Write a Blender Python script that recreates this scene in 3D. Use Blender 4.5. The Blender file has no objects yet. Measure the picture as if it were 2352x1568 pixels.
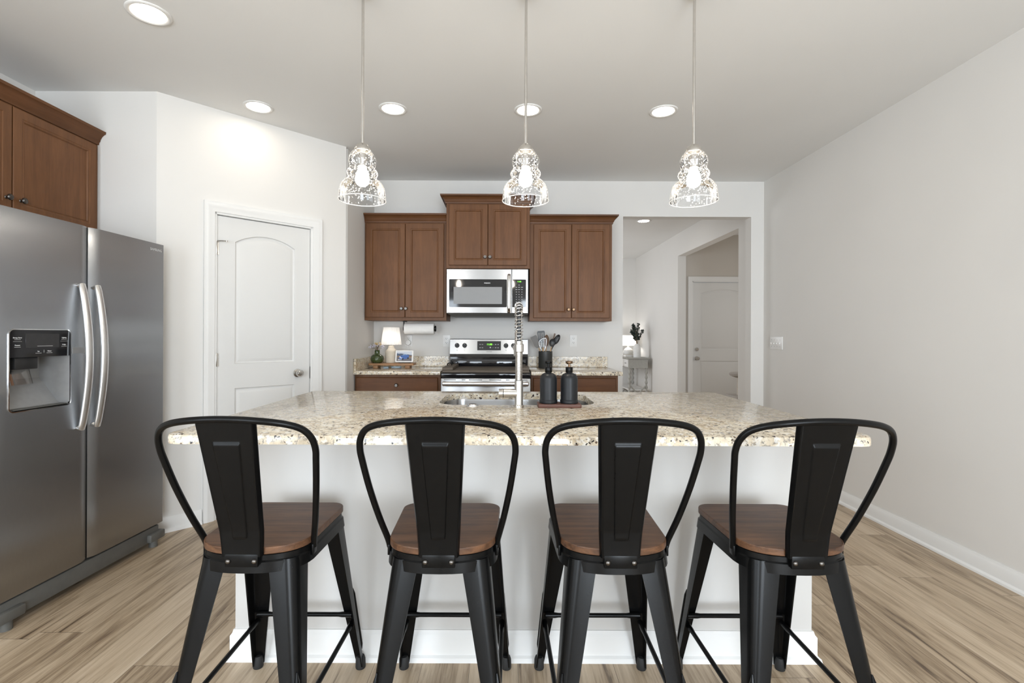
import bpy, bmesh, math, random
from mathutils import Vector, Matrix
random.seed(7)
PI = math.pi
S = bpy.context.scene
COL = S.collection

# ------------------------------------------------------------------ camera, world, light, exposure
CAM_H = 1.24
cd = bpy.data.cameras.new('camera'); cam = bpy.data.objects.new('camera', cd); COL.objects.link(cam)
cam.location = (0, 0, CAM_H); cam.rotation_euler = (PI/2, -0.0038, 0)
cd.sensor_width = 36; cd.lens = 36*1130/2352
cd.shift_x = 15/2352; cd.shift_y = -14/2352
cd.clip_start = 0.05; cd.clip_end = 60
S.camera = cam

S.view_settings.view_transform = 'Standard'; S.view_settings.look = 'None'
S.view_settings.gamma = 1; S.view_settings.use_curve_mapping = False
S.view_settings.exposure = 0.22
S.cycles.use_denoising = True
S.cycles.max_bounces = 10; S.cycles.diffuse_bounces = 6; S.cycles.glossy_bounces = 5
S.cycles.transparent_max_bounces = 16; S.cycles.transmission_bounces = 6
S.cycles.caustics_reflective = False; S.cycles.caustics_refractive = False
S.cycles.sample_clamp_indirect = 6

W = bpy.data.worlds.new('world'); S.world = W; W.use_nodes = True
W.node_tree.nodes['Background'].inputs[0].default_value = (0.75, 0.87, 1, 1)
W.node_tree.nodes['Background'].inputs[1].default_value = 1.0

def area(name, loc, rot, sx, sy, power, col=(1, 1, 1)):
    l = bpy.data.lights.new(name, 'AREA'); l.shape = 'RECTANGLE'; l.size = sx; l.size_y = sy
    l.energy = power; l.color = col
    o = bpy.data.objects.new(name, l); COL.objects.link(o); o.location = loc; o.rotation_euler = rot
    return o
# daylight through the rear and hall windows; side and foyer lights are added fill
area('daylight_rear_window', (-1.85, -3.36, 1.2), (PI/2+.05, 0, 0), 1.3, 1.8, 85, (0.82, 0.91, 1))
area('daylight_rear_window', (1.25, -3.36, 1.2), (PI/2+.05, 0, 0), 1.7, 1.8, 175, (0.82, 0.91, 1))
area('daylight_hall_window', (-0.35, 7.9, 1.45), (0, -PI/2, 0), 1.7, 1.6, 30, (0.95, 0.97, 1))
area('added_side_fill', (-2.85, -1.75, 1.4), (0, -PI/2+.25, 0), 1.7, 2.2, 68, (0.84, 0.92, 1))  # added fill for the right wall, set in an added window
area('added_foyer_fill', (4.25, 6.1, 1.5), (0, PI/2, 0), 1.6, 1.2, 9, (1, 0.97, 0.93))  # added fill that brightens the front door; the foyer wall has no window
LENS_E = 25; BULB_E = 80; HALL_LENS_E = 34

# ------------------------------------------------------------------ node helpers, materials
class NT:
    def __init__(s, name):
        s.m = bpy.data.materials.new(name); s.m.use_nodes = True
        s.t = s.m.node_tree; s.b = s.t.nodes['Principled BSDF']; s.out = s.t.nodes['Material Output']
    def n(s, typ, ins=None, **kw):
        nd = s.t.nodes.new(typ)
        for k, v in kw.items(): setattr(nd, k, v)
        for k, v in (ins or {}).items():
            if hasattr(v, 'is_output'): s.t.links.new(v, nd.inputs[k])
            else: nd.inputs[k].default_value = v
        return nd
    def l(s, a, b): s.t.links.new(a, b)
    def math(s, op, a, b=0.0, c=0.0):
        return s.n('ShaderNodeMath', {0: a, 1: b, 2: c}, operation=op).outputs[0]
    def coords(s, kind='Object', scale=(1, 1, 1), rand=False):
        o = s.n('ShaderNodeTexCoord').outputs[kind]
        if rand:
            r = s.n('ShaderNodeObjectInfo').outputs['Random']
            o = s.n('ShaderNodeVectorMath', {0: o, 1: s.n('ShaderNodeCombineXYZ', {0: s.math('MULTIPLY', r, 17), 1: s.math('MULTIPLY', r, 5), 2: s.math('MULTIPLY', r, 9)}).outputs[0]}, operation='ADD').outputs[0]
        return s.n('ShaderNodeMapping', {0: o, 3: scale}).outputs[0]
    def noise(s, vec, scale, detail=4, rough=.55, dist=0):
        return s.n('ShaderNodeTexNoise', {'Vector': vec, 'Scale': scale, 'Detail': detail, 'Roughness': rough, 'Distortion': dist}).outputs['Fac']
    def ramp(s, fac, stops, interp='LINEAR'):
        r = s.n('ShaderNodeValToRGB', {0: fac}); r.color_ramp.interpolation = interp
        e = r.color_ramp.elements
        while len(e) < len(stops): e.new(.5)
        for q, (p, c) in zip(e, stops):
            q.position = p; q.color = (c[0], c[1], c[2], 1) if hasattr(c, '__len__') else (c, c, c, 1)
        return r.outputs[0]
    def mix(s, f, a, b, blend='MIX'):
        nd = s.n('ShaderNodeMix', data_type='RGBA', blend_type=blend)
        for k, v in ((0, f), (6, a), (7, b)):
            if hasattr(v, 'is_output'): s.l(v, nd.inputs[k])
            else: nd.inputs[k].default_value = v if k == 0 else (v[0], v[1], v[2], 1)
        return nd.outputs[2]
    def bump(s, h, strength=.2, dist=.002):
        s.l(s.n('ShaderNodeBump', {'Strength': strength, 'Distance': dist, 'Height': h}).outputs[0], s.b.inputs['Normal'])
    def set(s, **kw):
        for k, v in kw.items():
            i = s.b.inputs[k.replace('_', ' ')]
            if hasattr(v, 'is_output'): s.l(v, i)
            elif hasattr(v, '__len__') and len(v) == 3 and i.type == 'RGBA': i.default_value = (*v, 1)
            else: i.default_value = v
        return s

def plain(name, col, rough=.5, metal=0, var=.06, scale=30, **kw):
    t = NT(name); f = t.noise(t.coords(), scale)
    t.set(Base_Color=t.ramp(f, [(.3, [c*(1-var) for c in col]), (.7, [min(1, c*(1+var)) for c in col])]), Roughness=rough, Metallic=metal, **kw)
    return t.m

def emis(name, col, strength):
    t = NT(name); t.set(Base_Color=(0, 0, 0), Emission_Color=col, Emission_Strength=strength); return t.m

def paint(name, col, bump=.08):
    t = NT(name); c = t.coords()
    f = t.noise(c, 1.3, 2); t.set(Base_Color=t.ramp(f, [(.3, [x*.985 for x in col]), (.7, [x*1.015 for x in col])]), Roughness=.75)
    t.b.inputs['Specular IOR Level'].default_value = .25
    t.bump(t.noise(c, 260, 3), bump, .001); return t.m

def steel(name, col=(.56, .56, .56), rough=.28, aniso=.0, rot=0.0, axis='Z', stretch=(1, 1, 1), var=.05):
    t = NT(name); c = t.coords(scale=stretch)
    f = t.noise(c, 90, 3)
    t.set(Base_Color=t.ramp(f, [(.3, [x*(1-var) for x in col]), (.7, [x*(1+var) for x in col])]), Metallic=1.0, Roughness=rough, Anisotropic=aniso, Anisotropic_Rotation=rot)
    if aniso:
        t.l(t.n('ShaderNodeTangent', direction_type='RADIAL', axis=axis).outputs[0], t.b.inputs['Tangent'])
    return t.m

def wood(name, dark, light, along='Z', rough=.4, scale=1.0, coat=0.0, contrast=.25, spec=.5):
    t = NT(name); st = {'X': (1.2, 14, 14), 'Y': (14, 1.2, 14), 'Z': (14, 14, 1.2)}[along]
    c = t.coords(scale=[q*scale for q in st], rand=True)
    g = t.noise(c, 2.2, 6, .6, .6)
    fine = t.noise(t.coords(scale=[q*scale*6 for q in st], rand=True), 2.5, 3, .6)
    blot = t.noise(t.coords(scale=(3, 3, 3), rand=True), 1.6, 3)
    f = t.math('ADD', t.math('MULTIPLY', g, .55), t.math('ADD', t.math('MULTIPLY', fine, .2), t.math('MULTIPLY', blot, .25)))
    t.set(Base_Color=t.ramp(f, [(.5-contrast, dark), (.5+contrast, light)]), Roughness=rough, Coat_Weight=coat, Coat_Roughness=.25)
    t.b.inputs['Specular IOR Level'].default_value = spec
    t.bump(fine, .06, .001)
    return t.m

def granite(name):
    t = NT(name); c = t.coords()
    warp = t.n('ShaderNodeTexNoise', {'Vector': c, 'Scale': 110, 'Detail': 3})
    cw = t.n('ShaderNodeVectorMath', {0: c, 1: t.n('ShaderNodeVectorMath', {0: warp.outputs['Color'], 'Scale': .017}, operation='SCALE').outputs[0]}, operation='ADD').outputs[0]
    base = t.ramp(t.noise(c, 22, 5, .6), [(.28, (.40, .345, .265)), (.45, (.62, .53, .40)), (.58, (.74, .66, .52)), (.75, (.78, .74, .65))])
    ochre = t.ramp(t.noise(c, 9, 4, .6), [(.52, 0), (.68, 1)])
    base = t.mix(t.math('MULTIPLY', ochre, .5), base, (.52, .38, .22))
    grey = t.ramp(t.noise(cw, 85, 4, .65), [(.53, 0), (.63, 1)])
    base = t.mix(t.math('MULTIPLY', grey, .75), base, (.16, .145, .135))
    white = t.ramp(t.noise(cw, 55, 3, .5), [(.55, 0), (.62, 1)])
    base = t.mix(t.math('MULTIPLY', white, .7), base, (.82, .80, .76))
    v = t.n('ShaderNodeTexVoronoi', {'Vector': cw, 'Scale': 95})
    keep = t.math('GREATER_THAN', t.n('ShaderNodeSeparateColor', {0: v.outputs['Color']}).outputs[0], .76)
    sp = t.math('MULTIPLY', t.ramp(v.outputs['Distance'], [(.30, 1), (.42, 0)]), keep)
    v2 = t.n('ShaderNodeTexVoronoi', {'Vector': cw, 'Scale': 42})
    keep2 = t.math('GREATER_THAN', t.n('ShaderNodeSeparateColor', {0: v2.outputs['Color']}).outputs[1], .86)
    sp2 = t.math('MULTIPLY', t.ramp(v2.outputs['Distance'], [(.26, 1), (.34, 0)]), keep2)
    spc = t.ramp(t.n('ShaderNodeSeparateColor', {0: v.outputs['Color']}).outputs[2], [(.3, (.028, .025, .025)), (.8, (.16, .105, .07))])
    base = t.mix(sp, base, spc); base = t.mix(sp2, base, (.05, .035, .032))
    t.set(Base_Color=base, Roughness=.11); t.b.inputs['Specular IOR Level'].default_value = .5
    return t.m

def floor_mat():
    t = NT('plank_floor'); o = t.n('ShaderNodeTexCoord').outputs['Object']
    sx = t.n('ShaderNodeSeparateXYZ', {0: o}); x, y = sx.outputs[0], sx.outputs[1]
    px = t.math('DIVIDE', t.math('ADD', x, 10.03), .18); row = t.math('FLOOR', px); fx = t.math('FRACT', px)
    off = t.n('ShaderNodeTexWhiteNoise', {'W': row}, noise_dimensions='1D').outputs[0]
    py = t.math('ADD', t.math('DIVIDE', t.math('ADD', y, 20), 1.22), t.math('MULTIPLY', off, 7.3)); cy = t.math('FLOOR', py); fy = t.math('FRACT', py)
    rnd = t.n('ShaderNodeTexWhiteNoise', {'Vector': t.n('ShaderNodeCombineXYZ', {0: row, 1: cy}).outputs[0]}, noise_dimensions='3D')
    r = rnd.outputs['Value']
    gv = t.n('ShaderNodeCombineXYZ', {0: t.math('ADD', t.math('MULTIPLY', x, 22), t.math('MULTIPLY', r, 90)), 1: t.math('ADD', t.math('MULTIPLY', y, 1.5), t.math('MULTIPLY', r, 31)), 2: t.math('MULTIPLY', r, 13)}).outputs[0]
    g1 = t.noise(gv, 1.0, 6, .62, .9)
    gv2 = t.n('ShaderNodeCombineXYZ', {0: t.math('ADD', t.math('MULTIPLY', x, 130), t.math('MULTIPLY', r, 90)), 1: t.math('ADD', t.math('MULTIPLY', y, 5), t.math('MULTIPLY', r, 31)), 2: r}).outputs[0]
    g2 = t.noise(gv2, 1.0, 4, .6, .3)
    f = t.math('ADD', t.math('MULTIPLY', g1, .62), t.math('ADD', t.math('MULTIPLY', g2, .26), t.math('MULTIPLY', r, .12)))
    c = t.ramp(f, [(.32, (.15, .098, .060)), (.42, (.33, .245, .160)), (.50, (.46, .355, .245)), (.60, (.56, .445, .32)), (.70, (.62, .52, .395))])
    dk = t.ramp(g1, [(.30, 1), (.36, 0)]); c = t.mix(t.math('MULTIPLY', dk, .6), c, (.07, .045, .03))
    seam = t.math('MAXIMUM', t.math('LESS_THAN', fx, .010), t.math('LESS_THAN', fy, .0018))
    c = t.mix(t.math('MULTIPLY', seam, .7), c, (.045, .03, .02))
    t.set(Base_Color=c, Roughness=t.ramp(g2, [(.3, .42), (.7, .34)])); t.b.inputs['Specular IOR Level'].default_value = .4
    t.bump(t.math('SUBTRACT', g2, t.math('MULTIPLY', seam, 2)), .12, .001)
    return t.m

def seeded_glass():
    t = NT('seeded_glass'); t.t.nodes.remove(t.b)
    c = t.coords()
    v = t.n('ShaderNodeTexVoronoi', {'Vector': c, 'Scale': 145})
    sep = t.n('ShaderNodeSeparateColor', {0: v.outputs['Color']})
    dot = t.math('MULTIPLY', t.math('LESS_THAN', v.outputs['Distance'], t.math('MULTIPLY', sep.outputs[1], .42)), t.math('GREATER_THAN', sep.outputs[0], .22))
    fr = t.n('ShaderNodeFresnel', {0: 1.45}).outputs[0]
    lw = t.n('ShaderNodeLayerWeight', {0: .25}).outputs['Facing']
    edge = t.math('POWER', lw, 5)  # white mixed into the glass outline in place of scattered light
    tr = t.n('ShaderNodeBsdfTransparent', {0: (.97, .97, .97, 1)}).outputs[0]
    gl = t.n('ShaderNodeBsdfGlossy', {0: (1, 1, 1, 1), 1: .04}).outputs[0]
    m1 = t.n('ShaderNodeMixShader', {0: fr, 1: tr, 2: gl}).outputs[0]
    tl = t.n('ShaderNodeBsdfTranslucent', {0: (.95, .95, .95, 1)}).outputs[0]
    df = t.n('ShaderNodeBsdfDiffuse', {0: (.95, .95, .95, 1)}).outputs[0]
    ml = t.n('ShaderNodeMixShader', {0: .5, 1: tl, 2: df}).outputs[0]
    fac = t.math('MAXIMUM', t.math('MULTIPLY', dot, .75), t.math('MULTIPLY', edge, .34))
    t.l(t.n('ShaderNodeMixShader', {0: fac, 1: m1, 2: ml}).outputs[0], t.out.inputs[0])
    return t.m

def frosted(name, col=(.95, .95, .95), f=.6):
    t = NT(name); t.t.nodes.remove(t.b)
    n_ = t.noise(t.coords(), 40)
    tl = t.n('ShaderNodeBsdfTranslucent', {0: t.ramp(n_, [(.2, [c*.96 for c in col]), (.8, col)])}).outputs[0]
    df = t.n('ShaderNodeBsdfDiffuse', {0: (*col, 1)}).outputs[0]
    t.l(t.n('ShaderNodeMixShader', {0: f, 1: tl, 2: df}).outputs[0], t.out.inputs[0]); return t.m

def clear_plastic(name, tint=(.95, .95, .95)):
    t = NT(name); t.t.nodes.remove(t.b)
    n_ = t.noise(t.coords(), 30)
    tr = t.n('ShaderNodeBsdfTransparent', {0: t.ramp(n_, [(.3, [c*.95 for c in tint]), (.7, tint)])}).outputs[0]
    gl = t.n('ShaderNodeBsdfGlossy', {0: (1, 1, 1, 1), 1: .05}).outputs[0]
    lw = t.n('ShaderNodeLayerWeight', {0: .28}).outputs['Fresnel']
    t.l(t.n('ShaderNodeMixShader', {0: lw, 1: tr, 2: gl}).outputs[0], t.out.inputs[0]); return t.m

M = {}
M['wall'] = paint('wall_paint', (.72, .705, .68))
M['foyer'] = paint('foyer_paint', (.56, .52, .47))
M['ceil'] = paint('ceiling_paint', (.765, .765, .755), .15)
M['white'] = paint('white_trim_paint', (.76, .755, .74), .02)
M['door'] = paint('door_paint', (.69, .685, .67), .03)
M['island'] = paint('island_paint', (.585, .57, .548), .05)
M['floor'] = floor_mat()
M['granite'] = granite('speckled_granite')
M['cab'] = wood('cabinet_wood', (.058, .022, .007), (.220, .096, .038), 'Z', .46, .8, .0, .34, .28)
M['cabx'] = wood('cabinet_wood_crosswise', (.048, .018, .006), (.180, .076, .030), 'X', .46, .8, .0, .34, .25)
M['cab_in'] = plain('cabinet_shadow_gap', (.02, .01, .006), .7)
M['steel'] = steel('brushed_steel_upright', (.35, .355, .365), .25, 1.0, 0.0, 'Z', (6, 6, .3))
M['steel2'] = steel('brushed_steel', (.38, .38, .38), .25, .7, 0.25, 'Z', (.3, 6, 6))
M['nickel'] = steel('brushed_nickel', (.62, .60, .57), .24)
M['chrome'] = steel('chrome', (.80, .80, .80), .08)
M['handle'] = steel('satin_steel', (.74, .74, .74), .32, .4, 0.0, 'Z', (6, 6, .3))
M['pewter'] = steel('pewter', (.13, .12, .11), .32)
M['bronze'] = steel('bronze', (.16, .10, .06), .32)
M['black'] = plain('matte_black_metal', (.0035, .0035, .0035), .27, 0, .2, 60, Specular_IOR_Level=.15)
M['blackglass'] = plain('black_glass', (.010, .010, .012), .05, 0, .1)
M['blackplastic'] = plain('black_plastic', (.018, .018, .019), .4, 0, .1)
M['greyplastic'] = plain('grey_plastic', (.10, .098, .09), .5)
M['silverplastic'] = plain('silver_plastic', (.30, .30, .30), .34, .2)
M['rubber'] = plain('rubber', (.012, .012, .012), .7)
M['seat'] = wood('seat_wood', (.024, .012, .008), (.165, .078, .038), 'X', .40, 1.6, .0, .17, .3)
M['tray'] = wood('tray_wood', (.06, .022, .015), (.15, .06, .04), 'X', .5, 1.5)
M['board'] = wood('weathered_board_wood', (.055, .042, .032), (.17, .135, .10), 'X', .6, .8)
M['riser'] = wood('riser_wood', (.20, .09, .035), (.46, .26, .12), 'X', .5, 1.3)
M['spoonwood'] = wood('pale_beech', (.38, .24, .13), (.55, .38, .22), 'Z', .55, 2)
M['darkspoon'] = wood('walnut', (.10, .06, .04), (.22, .14, .09), 'Z', .5, 2)
M['glass'] = seeded_glass()
M['rim'] = frosted('glass_edge', (1, 1, 1), .4)
M['bulb'] = emis('lit_bulb', (1, .91, .79), BULB_E)
M['lens'] = emis('lit_lens', (1, .90, .76), LENS_E)
M['hlens'] = emis('lit_hall_lens', (1, .95, .87), HALL_LENS_E)
M['lamp_shade'] = frosted('pleated_fabric', (.93, .92, .90), .55)
M['ceramic'] = plain('cream_ceramic', (.62, .55, .45), .6, 0, .12, 14)
M['whiteceramic'] = plain('white_ceramic', (.72, .71, .69), .55)
M['paper'] = plain('paper_towel_paper', (.84, .83, .81), .9, 0, .02)
M['plate'] = plain('white_plastic', (.80, .795, .78), .35, 0, .02)
M['slot'] = plain('dark_slot', (.03, .03, .03), .6)
M['green_text'] = emis('green_digits', (.25, 1, .05), 1.6)
M['pale_text'] = plain('pale_print', (.55, .55, .55), .5)
M['bright_text'] = plain('white_print', (.85, .85, .85), .5)
M['mesh'] = plain('oven_window_mesh', (.22, .22, .22), .35, 0, .25, 900)
M['crock'] = plain('charcoal_stoneware', (.030, .031, .030), .45)
M['greysil'] = plain('grey_silicone', (.14, .13, .12), .5)
M['soap'] = plain('matte_charcoal_bottle', (.012, .013, .015), .40, 0, .06, 30, Specular_IOR_Level=.28)
M['carpet'] = plain('grey_carpet', (.42, .39, .36), .95, 0, .3, 300)
M['sisal'] = plain('sisal_rope', (.55, .50, .44), .9, 0, .25, 120)
M['table'] = plain('grey_table_paint', (.34, .33, .30), .5)
M['leaf'] = plain('dark_leaf', (.022, .038, .030), .5, 0, .4, 50)
M['stem'] = plain('brown_stem', (.16, .11, .06), .7)
M['petal'] = plain('lavender_blossom', (.62, .60, .70), .8, 0, .2, 200)
M['yellow'] = plain('straw_blossom', (.70, .52, .25), .8)
M['cable'] = plain('pale_blue_cable', (.30, .38, .44), .5)
def green_glass():
    t = NT('green_vase_glass'); f = t.noise(t.coords(), 25)
    t.set(Base_Color=t.ramp(f, [(.3, (.020, .036, .008)), (.7, (.045, .068, .018))]), Roughness=.08, Coat_Weight=.5); return t.m
M['vase'] = green_glass()
M['pic_sky'] = emis('picture_sky', (.62, .66, .72), .75)
M['pic_hill'] = emis('picture_hills', (.10, .14, .22), .6)
M['pic_road'] = emis('picture_road', (.16, .15, .16), .7)
M['pic_field'] = emis('picture_field', (.30, .19, .12), .6)
M['pic_blue'] = emis('picture_blue', (.05, .13, .38), .8)
M['pic_glass'] = emis('picture_window', (.30, .42, .60), .7)
M['pic_white'] = emis('picture_white', (.9, .9, .9), .8)
M['pic_dark'] = emis('picture_dark', (.02, .02, .03), .5)

# ------------------------------------------------------------------ mesh builder
class MB:
    def __init__(s): s.v = []; s.f = []; s.mi = []; s.cur = 0; s.x = Matrix.Identity(4)
    def add(s, verts, faces):
        o = len(s.v); s.v += [tuple(s.x @ Vector(q)) for q in verts]
        s.f += [tuple(i+o for i in f) for f in faces]; s.mi += [s.cur]*len(faces); return s
    def frombm(s, bm):
        bm.verts.index_update()
        s.add([v.co for v in bm.verts], [[v.index for v in f.verts] for f in bm.faces]); bm.free(); return s
    def box(s, a, b, bev=0.0, seg=2):
        bm = bmesh.new(); bmesh.ops.create_cube(bm, size=1)
        for v in bm.verts:
            v.co = [(a[i]+b[i])/2 + v.co[i]*abs(b[i]-a[i]) for i in range(3)]
        if bev: bmesh.ops.bevel(bm, geom=bm.edges[:], offset=bev, segments=seg, profile=.5, affect='EDGES')
        return s.frombm(bm)
    def lathe(s, prof, c=(0, 0, 0), n=32, axis='Z', cap=True):
        vs = []; fs = []
        for r, z in prof:
            for k in range(n):
                a = 2*PI*k/n; p = (r*math.cos(a), r*math.sin(a), z)
                if axis == 'X': p = (p[2], p[0], p[1])
                elif axis == 'Y': p = (p[0], p[2], p[1])   # mirrored, fixed by recalc
                vs.append((p[0]+c[0], p[1]+c[1], p[2]+c[2]))
        for j in range(len(prof)-1):
            for k in range(n):
                k2 = (k+1) % n; fs.append((j*n+k, j*n+k2, (j+1)*n+k2, (j+1)*n+k))
        if cap:
            if prof[0][0] > 1e-6: fs.append(tuple(range(n))[::-1])
            if prof[-1][0] > 1e-6: fs.append(tuple(range((len(prof)-1)*n, len(prof)*n)))
        return s.add(vs, fs)
    def tube(s, pts, r, n=12, cap=True, flat=1.0, up=(0, 0, 1)):
        P = [Vector(p) for p in pts]; R = r if hasattr(r, '__len__') else [r]*len(P)
        vs = []; fs = []; T = []
        for i in range(len(P)):
            t = (P[min(i+1, len(P)-1)] - P[max(i-1, 0)]); T.append(t.normalized() if t.length > 1e-9 else Vector((0, 0, 1)))
        u = Vector(up); u = u - T[0]*u.dot(T[0])
        if u.length < 1e-3: u = Vector((1, 0, 0)) - T[0]*T[0].x
        u.normalize()
        for i, p in enumerate(P):
            u = u - T[i]*u.dot(T[i])
            if u.length < 1e-6: u = T[i].orthogonal()
            u.normalize(); w = T[i].cross(u)
            for k in range(n):
                a = 2*PI*k/n; vs.append(p + (u*math.cos(a) + w*math.sin(a)*flat)*R[i])
        for i in range(len(P)-1):
            for k in range(n):
                k2 = (k+1) % n; fs.append((i*n+k, i*n+k2, (i+1)*n+k2, (i+1)*n+k))
        if cap: fs.append(tuple(range(n))[::-1]); fs.append(tuple(range((len(P)-1)*n, len(P)*n)))
        return s.add(vs, fs)
    def rings(s, rs, close=True, cap0=True, cap1=True):
        n = len(rs[0]); vs = [p for r in rs for p in r]; fs = []
        for j in range(len(rs)-1):
            for k in range(n if close else n-1):
                k2 = (k+1) % n; fs.append((j*n+k, j*n+k2, (j+1)*n+k2, (j+1)*n+k))
        if cap0: fs.append(tuple(range(n))[::-1])
        if cap1: fs.append(tuple(range((len(rs)-1)*n, len(rs)*n)))
        return s.add(vs, fs)
    def prism(s, poly, z0, z1, bev=0.0):
        if not bev: return s.rings([[(x, y, z0) for x, y in poly], [(x, y, z1) for x, y in poly]])
        q = inset(poly, bev); h = inset(poly, bev*.3)
        return s.rings([[(x, y, z0) for x, y in q], [(x, y, z0+bev*.3) for x, y in h], [(x, y, z0+bev) for x, y in poly],
                        [(x, y, z1-bev) for x, y in poly], [(x, y, z1-bev*.3) for x, y in h], [(x, y, z1) for x, y in q]])
    def fill(s, loops, fn):
        """flat face bounded by 2D loops (first outer, rest holes), mapped to 3D by fn"""
        bm = bmesh.new(); ed = []
        for lp in loops:
            vv = [bm.verts.new((x, y, 0)) for x, y in lp]
            ed += [bm.edges.new((vv[i], vv[(i+1) % len(vv)])) for i in range(len(vv))]
        bmesh.ops.triangle_fill(bm, use_beauty=True, use_dissolve=False, edges=ed)
        for v in bm.verts: v.co = fn(v.co.x, v.co.y)
        return s.frombm(bm)
    def build(s, name, mats, parent=None, smooth=40, loc=None, rot=None):
        me = bpy.data.meshes.new(name); me.from_pydata(s.v, [], s.f); me.update()
        bm = bmesh.new(); bm.from_mesh(me); bmesh.ops.remove_doubles(bm, verts=bm.verts[:], dist=1e-5)
        bmesh.ops.recalc_face_normals(bm, faces=bm.faces[:]); bm.to_mesh(me); bm.free()
        for m in (mats if isinstance(mats, (list, tuple)) else [mats]): me.materials.append(m)
        if len(me.materials) > 1 and len(me.polygons) == len(s.mi):
            for p, i in zip(me.polygons, s.mi): p.material_index = i
        if smooth:
            for p in me.polygons: p.use_smooth = True
            me.set_sharp_from_angle(angle=math.radians(smooth))
        o = bpy.data.objects.new(name, me); COL.objects.link(o)
        if parent: o.parent = parent
        if loc: o.location = loc
        if rot: o.rotation_euler = rot
        return o

def inset(poly, d):
    """move a counter-clockwise polygon inward by d"""
    n = len(poly); out = []
    for i in range(n):
        a, b, c = poly[i-1], poly[i], poly[(i+1) % n]
        e1 = Vector((b[0]-a[0], b[1]-a[1])); e2 = Vector((c[0]-b[0], c[1]-b[1]))
        if e1.length < 1e-9 or e2.length < 1e-9: out.append(b); continue
        e1.normalize(); e2.normalize()
        n1 = Vector((-e1.y, e1.x)); n2 = Vector((-e2.y, e2.x)); m = n1+n2
        k = d/max(.35, (1+n1.dot(n2))); out.append((b[0]+m.x*k, b[1]+m.y*k))
    return out

def rrect(x0, y0, x1, y1, r, seg=6):
    rr = r if hasattr(r, '__len__') else [r]*4; out = []
    for (cx, cy, a0, q) in ((x0+rr[0], y0+rr[0], PI, rr[0]), (x1-rr[1], y0+rr[1], 1.5*PI, rr[1]), (x1-rr[2], y1-rr[2], 0, rr[2]), (x0+rr[3], y1-rr[3], .5*PI, rr[3])):
        for k in range(seg+1):
            a = a0 + .5*PI*k/seg; out.append((cx+q*math.cos(a), cy+q*math.sin(a)))
    return out

def spline(pts, n=8):
    P = [Vector(p) for p in pts]; out = []
    for i in range(len(P)-1):
        p0, p1, p2, p3 = P[max(i-1, 0)], P[i], P[i+1], P[min(i+2, len(P)-1)]
        for k in range(n):
            t = k/n
            out.append(.5*((2*p1)+(p2-p0)*t+(2*p0-5*p1+4*p2-p3)*t*t+(3*p1-p0-3*p2+p3)*t**3))
    return out + [P[-1]]

def tag(o, label=None, cat=None, group=None, kind=None):
    for k, v in (('label', label), ('category', cat), ('group', group), ('kind', kind)):
        if v: o[k] = v
    return o
def thing(name, label, cat, loc=(0, 0, 0), rz=0, group=None):
    o = bpy.data.objects.new(name, None); COL.objects.link(o); o.location = loc; o.rotation_euler = (0, 0, rz)
    o.empty_display_size = .05
    return tag(o, label, cat, group)
def struct(o): o['kind'] = 'structure'; return o
def copy_tree(o, parent=None):
    c = o.copy(); COL.objects.link(c)
    if parent: c.parent = parent
    for ch in list(o.children): copy_tree(ch, c)
    return c
def text(name, body, size, mat, parent, loc, rot=(PI/2, 0, 0), align='CENTER', bold=0.0):
    cu = bpy.data.curves.new(name, 'FONT'); cu.body = body; cu.size = size; cu.align_x = align; cu.align_y = 'CENTER'
    cu.extrude = .0004; cu.offset = bold
    f = bpy.data.objects.new(name, cu); me = bpy.data.meshes.new_from_object(f); bpy.data.objects.remove(f)
    me.name = name; me.materials.clear(); me.materials.append(mat)
    o = bpy.data.objects.new(name, me); COL.objects.link(o); o.parent = parent; o.location = loc; o.rotation_euler = rot
    return o

# ------------------------------------------------------------------ panelled slab (doors): x 0..w, z 0..h, front at y=0 facing -y
def slab(mb, w, h, t, panels=(), rings=(), edge=.003):
    out = [(0, 0), (w, 0), (w, h), (0, h)]
    fr = [(edge, edge), (w-edge, edge), (w-edge, h-edge), (edge, h-edge)]
    mb.fill([fr]+[list(p) for p in panels], lambda x, z: (x, 0, z))
    mb.rings([[(x, 0, z) for x, z in fr], [(x, edge, z) for x, z in out], [(x, t, z) for x, z in out]], cap0=False, cap1=True)
    for p in panels:
        rs = [[(x, 0, z) for x, z in p]]
        for ins, dep in rings: rs.append([(x, dep, z) for x, z in inset(p, ins)])
        mb.rings(rs, cap0=False, cap1=False)
        mb.fill([inset(p, rings[-1][0])], lambda x, z: (x, rings[-1][1], z))
    return mb
def arch_panel(x0, x1, z0, zs, rise, n=14):
    w = x1-x0; R = (w*w/4+rise*rise)/(2*rise); cz = zs+rise-R; cx = (x0+x1)/2
    a = math.asin(w/2/R); p = [(x0, z0), (x1, z0)]
    for k in range(n+1):
        q = a-2*a*k/n; p.append((cx+R*math.sin(q), cz+R*math.cos(q)))
    return p
CAB_RINGS = ((.004, .003), (.010, .004), (.013, .0025), (.018, .009))
DOOR_RINGS = ((.004, .010), (.012, .0125), (.032, .004), (.036, .003))

def casing(mb, w, h, cw=.07, y=0.0):
    prof = [(.004, 0), (.004, -.010), (.012, -.013), (.030, -.014), (.040, -.018), (.052, -.020), (.060, -.017), (cw, -.019), (cw, 0)]
    rs = []
    for fx, fz in ((0, 0), (0, 1), (1, 1), (1, 0)):
        rs.append([((w+a if fx else -a), y+b, (h+a if fz else 0)) for a, b in prof])
    mb.rings(rs); return mb

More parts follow.
